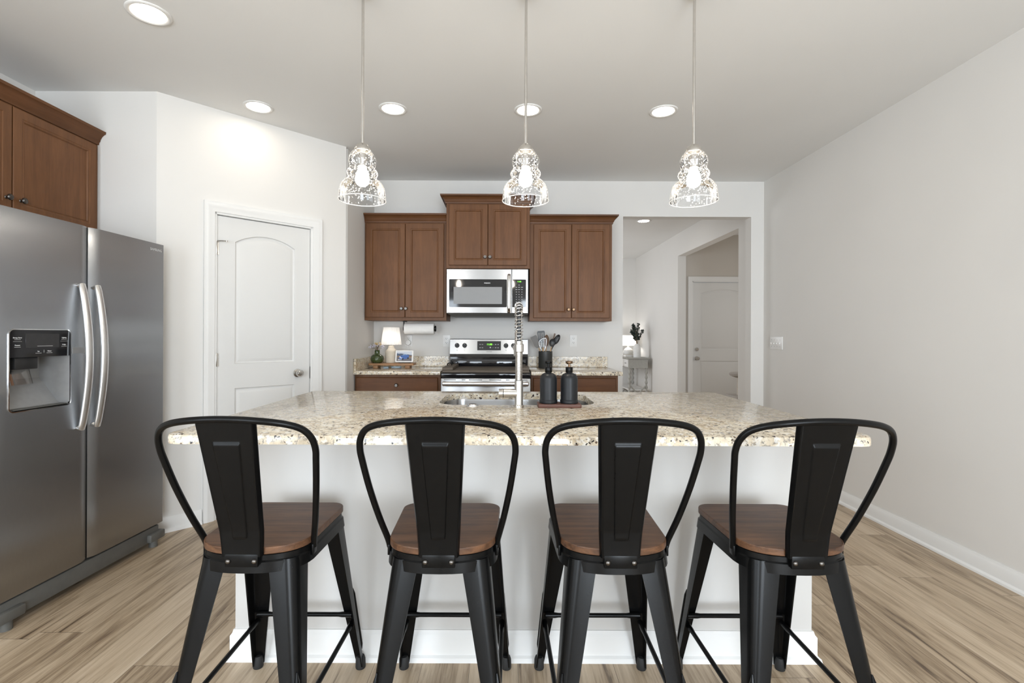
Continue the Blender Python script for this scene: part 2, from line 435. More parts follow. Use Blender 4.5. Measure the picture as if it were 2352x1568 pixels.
def crown(mb, x0, x1, yf, yb, z0, z1, left=True, right=True):
    h = z1-z0
    prof = [(0, 0), (.008, .0), (.010, h*.18), (.016, h*.25), (.018, h*.40), (.028, h*.62), (.042, h*.78), (.050, h*.82), (.052, h), (0, h)]
    path = []
    if left: path += [(x0, yb, -1, 0), (x0, yf, -1, -1)]
    else: path += [(x0, yf, 0, -1)]
    if right: path += [(x1, yf, 1, -1), (x1, yb, 1, 0)]
    else: path += [(x1, yf, 0, -1)]
    mb.rings([[(x+dx*o, y+dy*o, z0+z) for o, z in prof] for x, y, dx, dy in path]); return mb

# ================================================================== SETTING
CEIL = 2.743
YB = 4.785; XR = 2.51; XL = -2.92; YR = -3.5
struct(MB().box((-3.2, -3.7, -.05), (4.5, 9.8, 0)).build('floor', M['floor'], smooth=0))
struct(MB().box((-3.2, -3.7, CEIL), (4.5, 9.8, CEIL+.1)).build('ceiling', M['ceil'], smooth=0))
b = MB()
b.box((-1.40, YB, 0), (1.14, YB+.115, CEIL)); b.box((1.14, YB, 2.40), (2.386, YB+.115, CEIL)); b.box((2.386, YB, 0), (2.66, YB+.115, CEIL))
struct(b.build('wall_back', M['wall'], smooth=0))
struct(MB().box((XR, YR, 0), (XR+.12, YB, CEIL)).build('wall_right', M['wall'], smooth=0))
b = MB(); b.box((XL-.12, -.6, 0), (XL, 3.15, CEIL)); b.box((XL-.12, YR, 0), (XL, -2.9, CEIL)); b.box((XL-.12, -2.9, 0), (XL, -.6, .5)); b.box((XL-.12, -2.9, 2.3), (XL, -.6, CEIL))
struct(b.build('wall_left', M['wall'], smooth=0))
b = MB()
for y in (-2.9, -1.78, -.66): b.box((XL-.09, y, .5), (XL-.03, y+.06, 2.3))
for z in (.5, 1.37, 2.24): b.box((XL-.085, -2.9, z), (XL-.035, -.6, z+.06))
struct(b.build('added_side_window', M['white'], smooth=0))  # unseen window added in the left wall to light the right wall
struct(MB().box((XL, 3.05, 0), (-2.167, 3.15, CEIL)).build('wall_alcove', M['wall'], smooth=0))
struct(MB().box((-1.38, 3.98, 0), (-1.28, YB, CEIL)).build('wall_return', M['wall'], smooth=0))
b = MB()
for x0, x1 in ((XL, -2.55), (-1.15, .35), (2.15, XR)): b.box((x0, YR-.12, 0), (x1, YR, CEIL))
for x0, x1 in ((-2.55, -1.15), (.35, 2.15)): b.box((x0, YR-.12, 0), (x1, YR, .25)); b.box((x0, YR-.12, 2.15), (x1, YR, CEIL))
struct(b.build('wall_rear', M['wall'], smooth=0))
for wn, x0, x1 in (('window_1', -2.55, -1.15), ('window_4', .35, 2.15)):
    b = MB()
    for x in (x0, (x0+x1)/2-.03, x1-.06): b.box((x, YR-.09, .25), (x+.06, YR-.03, 2.15))
    for z in (.25, 1.17, 2.09): b.box((x0, YR-.085, z), (x1, YR-.035, z+.06))
    struct(b.build(wn, M['white'], smooth=0))

# angled pantry wall with its door (local x runs along the wall, local -y faces the kitchen)
PW = dict(loc=(-2.167, 3.05, 0), rot=(0, 0, PI/4))
D0, D1, DH = .338, .969, 2.04
WL = 1.2545
b = MB(); b.box((0, 0, 0), (D0-.02, .1, CEIL)); b.box((D1+.02, 0, 0), (WL, .1, CEIL)); b.box((D0-.02, 0, DH+.02), (D1+.02, .1, CEIL))
struct(b.build('wall_pantry', M['wall'], smooth=0, **PW))
b = MB(); b.x = Matrix.Translation((D0-.012, 0, 0)); casing(b, D1-D0+.024, DH+.012)
b.x = Matrix.Identity(4)
b.box((D0-.018, -.001, 0), (D0-.003, .1, DH+.018)); b.box((D1+.003, -.001, 0), (D1+.018, .1, DH+.018)); b.box((D0-.018, -.001, DH+.003), (D1+.018, .1, DH+.018))
struct(b.build('trim_1', M['white'], **PW))
def two_panel(mb, w, h):
    px0, px1 = .112, w-.112
    return slab(mb, w, h, .035, [arch_panel(px0, px1, 1.03, 1.865, .062), [(px0, .20), (px1, .20), (px1, .862), (px0, .862)]], DOOR_RINGS, .002)
w = D1-D0
d1 = struct(two_panel(MB(), w, DH-.01).build('door_1', M['door'], smooth=25))
d1.location = (-2.167+(D0*1-.012)*math.cos(PI/4), 3.05+(D0+.012)*math.sin(PI/4), .008); d1.rotation_euler = (0, 0, PI/4)
def knob_set(parent, x, z, mat, r=.027):
    MB().lathe([(.0, -.062), (r*.6, -.061), (r*.95, -.052), (r, -.042), (r*.9, -.032), (r*.5, -.024), (.011, -.018), (.011, -.008), (.030, -.006), (.032, 0)], (x, 0, z), 28, 'Y').build('door_knob', mat, parent)
knob_set(d1, .540, .945, M['nickel'])
for hz in (1.81, 1.06, .24):
    hb = MB().lathe([(.0055, -.045), (.0065, -.043), (.0065, .043), (.0055, .045)], (-.004, -.007, hz), 14); hb.box((-.002, -.003, hz-.043), (.012, .0005, hz+.043))
    if hz == 1.81:
        hb.tube([(-.004, -.007, hz+.047), (.02, -.035, hz+.047), (.045, -.05, hz+.046)], .004, 8); hb.lathe([(.007, 0), (.007, .01)], (.045, -.05, hz+.04), 12)
    hb.build('hinge', M['nickel'], d1)
MB().box((w+.002, -.006, .90), (w+.012, .001, .99)).build('strike_plate', M['pewter'], d1)

# hall beyond the opening, foyer with its front door
b = MB(); b.box((2.53, YB+.115, 0), (2.65, 5.35, CEIL)); b.box((2.53, 5.35, 2.415), (2.65, 7.23, CEIL)); b.box((2.53, 7.23, 0), (2.65, 9.55, CEIL))
struct(b.build('wall_hall', M['wall'], smooth=0))
struct(MB().box((-.6, 9.55, 0), (2.65, 9.67, CEIL)).build('wall_end', M['wall'], smooth=0))
b = MB(); b.box((-.6, YB+.115, 0), (-.48, 7.0, CEIL)); b.box((-.6, 8.8, 0), (-.48, 9.55, CEIL)); b.box((-.6, 7.0, 0), (-.48, 8.8, .6)); b.box((-.6, 7.0, 2.3), (-.48, 8.8, CEIL))
struct(b.build('wall_window', M['wall'], smooth=0))
b = MB()
for y in (7.0, 7.87, 8.74): b.box((-.57, y, .6), (-.51, y+.06, 2.3))
for z in (.6, 1.42, 2.24): b.box((-.565, 7.0, z), (-.515, 8.8, z+.06))
struct(b.build('window_2', M['white'], smooth=0))
YF = 7.31
FX0, FX1 = 2.79, 3.70
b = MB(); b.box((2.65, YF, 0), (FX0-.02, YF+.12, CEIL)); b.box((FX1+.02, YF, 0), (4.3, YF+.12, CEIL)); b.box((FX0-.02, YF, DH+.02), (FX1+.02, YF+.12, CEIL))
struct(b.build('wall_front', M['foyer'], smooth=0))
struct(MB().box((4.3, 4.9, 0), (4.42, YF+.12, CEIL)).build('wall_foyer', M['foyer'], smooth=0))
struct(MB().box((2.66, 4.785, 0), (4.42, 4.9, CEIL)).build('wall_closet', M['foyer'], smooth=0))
b = MB(); b.x = Matrix.Translation((FX0-.012, YF, 0)); casing(b, FX1-FX0+.024, DH+.012); b.x = Matrix.Identity(4)
b.box((FX0-.018, YF-.001, 0), (FX0-.003, YF+.1, DH+.018)); b.box((FX1+.003, YF-.001, 0), (FX1+.018, YF+.1, DH+.018)); b.box((FX0-.018, YF-.001, DH+.003), (FX1+.018, YF+.1, DH+.018))
struct(b.build('trim_2', M['white']))
d2 = struct(two_panel(MB(), FX1-FX0, DH-.01).build('door_2', M['door'], smooth=25, loc=(FX0, YF+.02, .008)))
knob_set(d2, .062, .90, M['nickel'])
MB().lathe([(.0, -.022), (.018, -.021), (.026, -.012), (.028, 0)], (.062, 0, 1.035), 24, 'Y').build('deadbolt', M['nickel'], d2)

def baseboard(mb, L, h=.095, t=.014):
    prof = [(0, 0), (0, h), (-.006, h), (-.009, h-.012), (-t, h-.02), (-t, .02), (-t-.012, .012), (-t-.014, 0)]
    mb.rings([[(0, y, z) for y, z in prof], [(L, y, z) for y, z in prof]]); return mb
struct(baseboard(MB(), YB-YR).build('baseboard_right', M['white'], loc=(XR, YB, 0), rot=(0, 0, -PI/2)))
struct(baseboard(MB(), D0-.088).build('baseboard_pantry', M['white'], **PW))
struct(baseboard(MB(), WL-D1-.088-.02).build('baseboard_pantry_side', M['white'], loc=(-2.167+(D1+.085)*math.cos(PI/4), 3.05+(D1+.085)*math.sin(PI/4), 0), rot=(0, 0, PI/4)))
struct(baseboard(MB(), .70).build('baseboard_alcove', M['white'], loc=(-2.90, 3.05, 0)))
struct(baseboard(MB(), 2.05).build('baseboard_hall', M['white'], loc=(2.53, 9.50, 0), rot=(0, 0, -PI/2)))

# ================================================================== RECESSED CEILING LIGHTS
def recessed(loc, label, group, lens):
    t = thing('recessed_ceiling_light', label, 'ceiling light', loc, 0, group)
    MB().lathe([(.070, .002), (.072, -.004), (.080, -.007), (.090, -.006), (.093, -.003), (.093, .001)], n=48, cap=False).build('trim_ring', M['white'], t)
    MB().lathe([(.0, -.0045), (.055, -.0042), (.071, -.003)], n=40).build('lens', lens, t)
    return t
RG = 'recessed lights in the kitchen ceiling'
recessed((-.753, 3.27, CEIL), 'lit recessed ceiling light in the back row, between the pantry door and tall cabinet', RG, M['lens'])
recessed((.145, 3.28, CEIL), 'lit recessed ceiling light in the back row behind the rod of the middle pendant', RG, M['lens'])
recessed((1.05, 3.29, CEIL), 'lit recessed ceiling light in the back row at the hallway end', RG, M['lens'])
recessed((-1.638, 3.25, CEIL), 'lit recessed ceiling light close to the angled wall above the pantry door', RG, M['lens'])
recessed((-1.677, 2.305, CEIL), 'lit recessed ceiling light in front of the refrigerator, largest in view', RG, M['lens'])
recessed((1.80, 6.43, CEIL), 'small lit ceiling light in the hall beyond the opening', None, M['hlens'])

# ================================================================== PENDANTS
def pendant(x, label):
    t = thing('pendant_light', label, 'pendant light', (x, 2.15, 0), 0, 'seeded glass pendants over the island')
    MB().lathe([(.0, CEIL-.013), (.032, CEIL-.0125), (.038, CEIL-.008), (.040, CEIL)], n=32).build('canopy', M['nickel'], t)
    MB().tube([(0, 0, 2.06), (0, 0, CEIL-.02)], .0058, 14).build('rod', M['nickel'], t)
    MB().lathe([(.0, 2.076), (.012, 2.075), (.024, 2.068), (.032, 2.056), (.035, 2.044), (.034, 2.040), (.0, 2.040)], n=32).build('cap', M['nickel'], t)
    MB().lathe([(.0, 2.041), (.017, 2.041), (.0195, 2.02), (.0195, 1.975), (.0, 1.974)], n=24).build('socket', M['nickel'], t)
    pr = spline([(.034, 0, 2.046), (.050, 0, 2.028), (.059, 0, 2.002), (.054, 0, 1.978), (.053, 0, 1.968), (.063, 0, 1.955), (.066, 0, 1.943), (.060, 0, 1.930), (.060, 0, 1.922), (.078, 0, 1.908), (.092, 0, 1.888), (.098, 0, 1.862), (.101, 0, 1.829)], 6)
    sh = MB().lathe([(p.x, p.z) for p in pr], n=64, cap=False).build('glass_shade', M['glass'], t, smooth=80)
    MB().lathe([(.1005 + .0018*math.cos(a), 1.828+.0018*math.sin(a)) for a in [2*PI*k/10 for k in range(11)]], n=64, cap=False).build('rim', M['rim'], sh, smooth=80)
    MB().lathe([(p.x, p.z) for p in spline([(.0, 0, 1.888), (.014, 0, 1.891), (.026, 0, 1.902), (.030, 0, 1.918), (.027, 0, 1.938), (.019, 0, 1.960), (.014, 0, 1.980), (.013, 0, 1.996)], 4)], n=24).build('bulb', M['bulb'], t, smooth=80)
    return t
pendant(-.628, 'seeded glass pendant lamp over the refrigerator end of the island')
pendant(.085, 'seeded glass pendant lamp in the middle of the three, hanging before the tall cabinet')
pendant(.82, 'seeded glass pendant lamp over the hallway end of the island')

# ================================================================== CABINETS
def cab_knob(parent, x, z, mat, y=0):
    MB().lathe([(.0, -.028), (.009, -.0275), (.010, -.026), (.013, -.0265), (.0155, -.023), (.0155, -.019), (.011, -.015), (.006, -.011), (.006, -.003), (.009, 0)], (x, y, z), 20, 'Y').build('knob', mat, parent)
def cab_door(parent, x0, x1, z0, z1, y, knob_x, knob_z, km, stile=.045):
    w, h = x1-x0, z1-z0
    d = slab(MB(), w, h, .019, [[(stile, stile), (w-stile, stile), (w-stile, h-stile), (stile, h-stile)]], CAB_RINGS).build('door', M['cab'], parent, 25, loc=(x0, y, z0))
    cab_knob(d, knob_x-x0, knob_z-z0, km)
    return d
def upper(label, x0, x1, yf, z0, z1, zc, doors, knobs, kz, left, right, km, yb=YB, group=None, loc=(0, 0, 0), rz=0, dz=(.028, .014)):
    t = thing('upper_cabinet', label, 'cabinet', loc, rz, group)
    b = MB(); b.box((x0, yf, z0), (x1, yb-.002, z1), .0015, 1)
    b.build('cabinet_body', M['cab'], t)
    for (a, c), k in zip(doors, knobs): cab_door(t, a, c, z0+dz[0], z1-dz[1], yf-.019, k, kz, km)
    crown(MB(), x0, x1, yf, yb-.002, z1-.004, zc, left, right).build('crown_molding', M['cabx'], t)
    return t
UG = 'upper cabinets on the back wall'
upper('brown two-door upper cabinet over the paper towel roll and small lamp', -1.278, -.536, 4.462, 1.372, 2.262, 2.334, [(-1.264, -.911), (-.907, -.560)], [-.937, -.897], 1.478, False, False, M['pewter'], group=UG)
upper('tallest brown two-door cabinet above the microwave, its crown stepping up', -.534, .215, 4.412, 1.838, 2.424, 2.494, [(-.508, -.162), (-.158, .188)], [-.184, -.141], 1.936, True, True, M['pewter'], group=UG)
upper('brown two-door upper cabinet over the utensil crock, beside the hall opening', .217, .963, 4.462, 1.372, 2.258, 2.328, [(.252, .593), (.597, .939)], [.567, .612], 1.475, False, True, M['bronze'], group=UG)
upper('warm brown two-door cabinet mounted above the refrigerator', 0, 1.075, 0, 1.83, 2.412, 2.487, [(.012, .529), (.535, 1.045)], [.50, .575], 1.926, False, False, M['pewter'], yb=.385, loc=(-2.53, 1.972, 0), rz=PI/2)

def base_cab(label, x0, x1, dx0, dx1, km, group):
    t = thing('base_cabinet', label, 'cabinet', (0, 0, 0), 0, group)
    b = MB(); b.box((x0, 4.172, .10), (x1, YB-.002, .904)); b.box((x0+.01, 4.24, 0), (x1-.01, YB-.01, .10))
    b.build('cabinet_body', M['cab'], t, 0)
    dr = slab(MB(), dx1-dx0, .148, .019, (), (), .006).build('drawer', M['cabx'], t, 25, loc=(dx0, 4.153, .734))
    cab_knob(dr, (dx1-dx0)/2, .084, km)
    c = (dx0+dx1)/2
    cab_door(t, dx0, c-.002, .13, .722, 4.153, c-.03, .66, km); cab_door(t, c+.002, dx1, .13, .722, 4.153, c+.03, .66, km)
base_cab('brown base cabinet with a round-knobbed drawer, between pantry and range', -1.274, -.548, -1.264, -.570, M['pewter'], 'base cabinets')
base_cab('brown base cabinet behind the soap bottles, under the counter by the hall opening', .218, .955, .236, .935, M['bronze'], 'base cabinets')

def ctop(label, x0, x1, side):
    t = thing('countertop', label, 'countertop')
    MB().box((x0, 4.128, .905), (x1, YB-.003, .936), .004).build('worktop', M['granite'], t)
    b = MB(); b.box((x0, YB-.023, .936), (x1, YB-.003, 1.037), .002, 1)
    b.build('backsplash', M['granite'], t)
    if side: MB().box((x0, 4.135, .936), (x0+.02, YB-.024, 1.037), .002, 1).build('side_splash', M['granite'], t)
ctop('speckled beige granite counter between the pantry corner and the range', -1.277, -.546, True)
ctop('speckled beige granite counter at the hall opening, under the utensil crock', .217, .988, False)

# ================================================================== MICROWAVE
t = thing('microwave', 'stainless over-range microwave under the tallest cabinet', 'microwave')
MB().box((-.525, 4.40, 1.432), (.205, YB-.003, 1.834), .002, 1).build('housing', M['blackplastic'], t)
fy = 4.375
b = slab(MB(), .580, .394, .03, [rrect(.024, .054, .538, .302, .008)], ((.0005, .002),), .004)
dr = b.build('door', [M['steel2']], t, 25, loc=(-.527, fy, 1.436))
g = MB().fill([rrect(.0245, .0545, .5375, .3015, .008), rrect(.064, .083, .495, .234, .002)], lambda x, z: (x, .0012, z)).build('door_glass', M['blackglass'], dr, 0)
MB().fill([rrect(.064, .083, .495, .234, .002)], lambda x, z: (x, .0013, z)).build('window_mesh', M['mesh'], g, 0)
text('brand_lettering', 'FRIGIDAIRE', .0105, M['bright_text'], dr, (.363, .0005, .268), bold=.0004)
MB().tube(spline([(.557, .002, .345), (.557, -.022, .338), (.557, -.036, .30), (.557, -.040, .18), (.557, -.036, .06), (.557, -.022, .012), (.557, .002, .006)], 6), .0145, 14, flat=.55, up=(1, 0, 0)).build('handle', M['chrome'], dr)
b = slab(MB(), .146, .394, .03, [rrect(.003, .054, .126, .302, .008)], ((.0005, .001),), .004)
cp = b.build('control_panel', M['steel2'], t, 25, loc=(.055, fy, 1.436))
pn = MB().fill([rrect(.0035, .0545, .1255, .3015, .008)], lambda x, z: (x, .0004, z)).build('control_glass', M['blackglass'], cp, 0)
text('clock_digits', '11:05', .0165, M['green_text'], pn, (.066, .0, .282), bold=.0003)
for r_, z in enumerate((.252, .232, .212, .190, .168, .146, .124, .102)):
    for c_, x in enumerate((.040, .064, .090)):
        if r_ == 0 and c_ != 1: continue
        ww = (.009, .006, .008)[(r_+c_) % 3] if r_ < 3 else .004
        MB().box((x-ww, -.0004, z-.0018), (x+ww, .0006, z+.0018)).build('key_mark', M['pale_text'], pn, 0)
b = MB(); b.rings([[(-.515, 4.385, 1.436), (.195, 4.385, 1.436), (.195, 4.76, 1.436), (-.515, 4.76, 1.436)], [(-.48, 4.42, 1.408), (.16, 4.42, 1.408), (.16, 4.75, 1.408), (-.48, 4.75, 1.408)]])
for k in range(4): b.box((-.47+k*.16, 4.418, 1.412), (-.34+k*.16, 4.43, 1.420))
b.build('underside_vent', M['greyplastic'], t, 0)

# ================================================================== RANGE
t = thing('kitchen_range', 'stainless electric range with black glass top under the microwave', 'stove', (-.164, 0, 0))
MB().box((-.374, 4.165, .06), (.374, YB-.02, .884), .002, 1).build('range_body', M['blackplastic'], t)
MB().box((-.378, 4.108, .886), (.378, 4.70, .926), .010, 3).build('cooktop', M['blackglass'], t)
b = MB(); b.box((-.376, 4.112, .24), (.376, 4.16, .880), .006)
od = b.build('oven_door', M['steel2'], t)
MB().box((-.29, 4.1095, .36), (.29, 4.113, .735), .001, 1).build('door_window', M['blackglass'], od)
for a, c in ((-.35, -.25), (-.20, -.17), (-.14, -.03), (.03, .13), (.17, .2), (.25, .35)):
    MB().box((a, 4.110, .865), (c, 4.113, .870)).build('vent_slot', M['slot'], od, 0)
MB().tube(spline([(-.345, 4.112, .838), (-.342, 4.072, .838), (-.32, 4.062, .838), (0, 4.058, .838), (.32, 4.062, .838), (.342, 4.072, .838), (.345, 4.112, .838)], 6), .019, 16, flat=.8).build('oven_handle', M['handle'], od)
MB().box((-.376, 4.115, .07), (.376, 4.16, .232), .005).build('storage_drawer', M['steel2'], t)
b = MB(); b.box((-.362, 4.705, .926), (.374, YB-.02, 1.034), .002, 1); b.box((-.35, 4.69, .93), (.36, 4.71, 1.012), .004)
b.build('riser_panel', M['blackglass'], t)
bg = MB(); bg.rings([[(x, y, z) for y, z in ((4.700, 1.034), (4.690, 1.062), (4.712, 1.199), (4.718, 1.204), (4.765, 1.204), (4.765, 1.034))] for x in (-.366, .378)])
bg = bg.build('backguard', M['steel2'], t, 20)
tilt = math.atan2(.022, .137)
def on_guard(x, z, off=0): return (x, 4.690 + (z-1.062)*.022/.137 - off, z)
b = MB(); b.x = Matrix.Translation(on_guard(.008, 1.1405)) @ Matrix.Rotation(-tilt, 4, 'X'); b.box((-.113, -.0015, -.044), (.113, .004, .044), .001, 1)
dp = b.build('display_panel', M['blackglass'], bg)
text('clock_digits', '11:08', .024, M['green_text'], dp, on_guard(.011, 1.153, .0022), (PI/2-tilt, 0, 0), bold=.0004)
b = MB(); b.x = Matrix.Translation(on_guard(.008, 1.1405)) @ Matrix.Rotation(-tilt, 4, 'X')
for x, z in ((-.086, .012), (-.064, .012), (-.086, -.019), (-.064, -.019), (.012, -.014), (.012, -.02), (.062, .012), (.086, .012), (.062, -.019), (.086, -.019)):
    b.box((x-.007, -.002, z-.0025), (x+.007, 0, z+.0025))
b.add([(.034, -.002, .009), (.038, -.002, .014), (.042, -.002, .009), (.0395, -.002, .009), (.038, -.002, .0112), (.0365, -.002, .009)], [(0, 1, 4, 5), (1, 2, 3, 4)])
b.add([(.034, -.002, -.016), (.038, -.002, -.021), (.042, -.002, -.016), (.0395, -.002, -.016), (.038, -.002, -.0182), (.0365, -.002, -.016)], [(0, 5, 4, 1), (1, 4, 3, 2)])
b.build('key_marks', M['pale_text'], dp, 0)
text('brand_lettering', 'FRIGIDAIRE', .0105, M['greyplastic'], bg, on_guard(.009, 1.084, .001), (PI/2-tilt, 0, 0))
for x in (-.298, -.226, .169, .240, .311):
    b = MB(); b.x = Matrix.Translation(on_guard(x, 1.142)) @ Matrix.Rotation(-tilt, 4, 'X')
    b.lathe([(.0, -.016), (.018, -.0155), (.021, -.012), (.0225, 0)], n=28, axis='Y'); b.box((-.006, -.030, -.021), (.006, -.012, .021), .003)
    k = b.build('control_knob', M['blackplastic'], bg)
    b = MB(); b.x = Matrix.Translation(on_guard(x, 1.142)) @ Matrix.Rotation(-tilt, 4, 'X')
    b.box((-.0012, -.0315, .006), (.0012, -.0295, .019)); b.build('pointer_mark', M['bright_text'], k, 0)
    b = MB(); b.x = Matrix.Translation(on_guard(x, 1.098)) @ Matrix.Rotation(-tilt, 4, 'X')
    b.lathe([(.004, -.0006), (.0052, -.0006)], n=16, axis='Y', cap=False); b.build('burner_mark', M['greyplastic'], bg, 0)

# board laid over the cooktop
t = thing('stove_cover_board', 'weathered wooden board with side rails covering the cooktop', 'board', (-.164, 0, .9265))
b = MB()
for k in range(4): b.box((-.366, 4.122+k*.135, 0), (.366, 4.122+(k+1)*.135-.0015, .020), .002, 1)
b.build('board_planks', M['board'], t)
for s in (-1, 1):
    r_ = MB().box((s*.366, 4.122, .0205), (s*.276, 4.660, .044), .003, 1).build('side_rail', M['board'], t)
    b = MB(); b.lathe([(.012, .044), (.012, .048), (.005, .050), (.005, .058), (.009, .062), (.006, .068), (0, .069)], (s*.33, 4.60, 0), 14)
    b.tube(spline([(s*.33-.018, 4.36, .046), (s*.33-.018, 4.36, .060), (s*.33, 4.36, .068), (s*.33+.018, 4.36, .060), (s*.33+.018, 4.36, .046)], 5), .0045, 8)
    b.build('rail_handle', M['black'], r_)

# ================================================================== OUTLETS AND SWITCHES
def plate(mb, w, h, t=.006): return mb.prism(rrect(-w/2, -h/2, w/2, h/2, .004), 0, t, .0025)
RXW = Matrix.Rotation(PI/2, 4, 'X')   # xy plane -> xz plane facing -y
def outlet(loc, label, plug=False, decora=False):
    t = thing('wall_outlet', label, 'outlet', loc, 0, 'outlets over the back counter')
    b = MB(); b.x = RXW; plate(b, .072, .116); b.build('cover_plate', M['plate'], t)
    b = MB(); b.x = RXW
    if decora: b.prism(rrect(-.0165, -.0335, .0165, .0335, .003), .005, .008, .001)
    else:
        for z in (-.02, .02): b.prism(rrect(-.017, z-.014, .017, z+.014, .010), .005, .0075, .001)
    rc = b.build('receptacle', M['plate'], t)
    b = MB()
    for z in (-.02, .02):
        if plug and z < 0: continue
        b.box((-.008, -.0086, z), (-.0055, -.0074, z+.009)); b.box((.0055, -.0086, z), (.008, -.0074, z+.008)); b.lathe([(.0025, -.0086), (.0025, -.0074)], (0, 0, z-.006), 10, 'Y')
    b.build('slots', M['slot'], rc, 0)
    if plug:
        p = thing('plug_adapter', 'round white plug pushed into the outlet behind the table lamp', 'plug', (loc[0], loc[1]-.0085, loc[2]-.018))
        MB().lathe([(.026, 0), (.027, -.018), (.023, -.026), (0, -.027)], n=32, axis='Y').build('plug_body', M['plate'], p)
        MB().tube(spline([(0, -.02, -.02), (0, -.022, -.05), (.006, -.018, -.10), (.004, -.035, -.165)], 6), .0022, 8).build('cord', M['plate'], p)
outlet((-.942, YB, 1.185), 'white outlet under the paper towels, a round plug in it', plug=True)
outlet((-.573, YB, 1.185), 'white empty outlet just beside the range backguard')
outlet((.661, YB, 1.19), 'white square-faced outlet between utensil crock and hall opening', decora=True)

t = thing('light_switch_plate', 'white four-toggle light switch plate on the plain right wall', 'light switch', (XR, 4.555, 1.178), -PI/2)
b = MB(); b.x = RXW; plate(b, .21, .118, .007); b.build('cover_plate', M['plate'], t)
for k in range(4):
    x = -.069+.046*k
    b = MB(); b.x = Matrix.Translation((x, -.006, 0)) @ Matrix.Rotation(.5, 4, 'X'); b.box((-.0045, -.014, -.006), (.0045, .004, .006), .0015); b.build('toggle', M['plate'], t)
    b = MB()
    for z in (-.03, .03): b.lathe([(.003, 0), (.003, -.0085), (0, -.0087)], (x, 0, z), 10, 'Y')
    b.build('screw', M['silverplastic'], t)

# ================================================================== COUNTER THINGS
ZC = .9365
t = thing('wooden_riser', 'small wooden riser board holding the lamp, vase and display', 'riser', (-1.033, 4.51, ZC))
b = MB(); b.prism(rrect(-.205, -.075, .205, .075, .012), .028, .048, .003); b.build('riser_top', M['riser'], t)
for s in (-1, 1): MB().box((s*.145-.022, -.055, 0), (s*.145+.022, .055, .0282), .003).build('riser_foot', M['riser'], t)
ZR = ZC+.0485
t = thing('table_lamp', 'cream ceramic lamp with white pleated shade on the wooden riser', 'lamp', (-1.052, 4.535, ZR))
MB().lathe([(.0, 0), (.050, 0), (.053, .006), (.054, .09), (.052, .105), (.044, .118), (.033, .128), (.027, .138), (.026, .150), (.022, .156), (0, .158)], n=40).build('lamp_base', M['ceramic'], t)
b = MB(); n = 144; rs = []
for z, r in ((.166, .090), (.246, .0805), (.325, .071)):
    rs.append([((r*(1+.028*math.cos(k/n*2*PI*24)))*math.cos(2*PI*k/n), (r*(1+.028*math.cos(k/n*2*PI*24)))*math.sin(2*PI*k/n), z) for k in range(n)])
b.rings(rs, cap0=False, cap1=False).build('lamp_shade', M['lamp_shade'], t, smooth=60)
MB().tube([(0, 0, .155), (0, 0, .30)], .004, 8).build('lamp_stem', M['nickel'], t)
MB().lathe([(0, .20), (.018, .205), (.024, .228), (.014, .255), (0, .258)], n=18).build('bulb', emis('dim_lamp_bulb', (1, .93, .85), 14), t)
t = thing('bud_vase', 'round ribbed green glass vase on the wooden riser', 'vase', (-1.165, 4.470, ZR))
pr = [(.0, 0), (.036, 0)]
for k in range(29):
    a = -1.0+2.15*k/28; z = .040*(math.sin(a)/math.sin(1.0)) + .040 if a < 0 else .040+.040*math.sin(a)/math.sin(1.15)
    pr.append((.061*math.cos(a)**.85 + .0012*math.sin(k*2.2), z))
pr += [(.026, .083), (.0235, .088), (.0235, .112), (.025, .116), (.021, .116), (.019, .095), (.0, .094)]
MB().lathe(pr, n=40).build('vase_body', M['vase'], t, 60)
t = thing('flower_bouquet', 'dried lavender and straw-coloured flowers standing in the green vase', 'flowers', (-1.165, 4.470, ZR+.097))
bs = MB(); bl = MB(); bl2 = MB()
for k in range(44):
    a = random.uniform(0, 2*PI); e = random.uniform(.15, 1.15); L = random.uniform(.05, .075)
    tip = Vector((math.sin(e)*math.cos(a)*L*1.05, math.sin(e)*math.sin(a)*L*.9, .015+math.cos(e)*L))
    bs.tube([(0, 0, 0), (tip.x*.35, tip.y*.35, tip.z*.6), tip], .0007, 5)
    for j in range(3):
        o = tip+Vector((random.uniform(-.009, .009), random.uniform(-.009, .009), random.uniform(-.006, .006)))
        (bl2 if (e < .45 or k % 7 == 0) else bl).lathe([(0, -.0045), (.0038, -.0025), (.0047, 0), (.0033, .0032), (0, .0045)], o, 8)
bs.build('stems', M['stem'], t); tag(bl.build('blossoms', M['petal'], t), kind='stuff'); tag(bl2.build('straw_blossoms', M['yellow'], t), kind='stuff')

t = thing('smart_display', 'small white-framed screen showing a blue car photo on the riser', 'display', (-.918, 4.462, ZR), math.radians(2))
lean = Matrix.Translation((0, 0, .006)) @ Matrix.Rotation(-math.radians(17), 4, 'X')
b = MB(); b.x = lean @ RXW; b.prism(rrect(-.082, 0, .082, .112, .010), 0, .010, .003); b.build('bezel', M['plate'], t)
b = MB(); b.prism(rrect(-.055, .012, .055, .058, .010), 0, .02, .004); b.build('stand', M['greyplastic'], t)
pm = ['pic_sky', 'pic_hill', 'pic_road', 'pic_field', 'pic_blue', 'pic_glass', 'pic_white', 'pic_dark']
b = MB(); b.x = lean @ RXW @ Matrix.Translation((0, .056, .0102)); e = .00015
def pic(i, poly, lay):
    b.cur = i; b.add([(x, y, lay*e) for x, y in poly], [tuple(range(len(poly)))])
pic(0, [(-.068, -.045), (.068, -.045), (.068, .045), (-.068, .045)], 0)
pic(1, [(-.068, -.005), (.068, -.005), (.068, .012), (.045, .014), (.02, .02), (-.005, .022), (-.03, .026), (-.05, .024), (-.068, .029)], 1)
pic(3, [(-.068, -.012), (.068, -.016), (.068, .006), (-.068, .004)], 2)
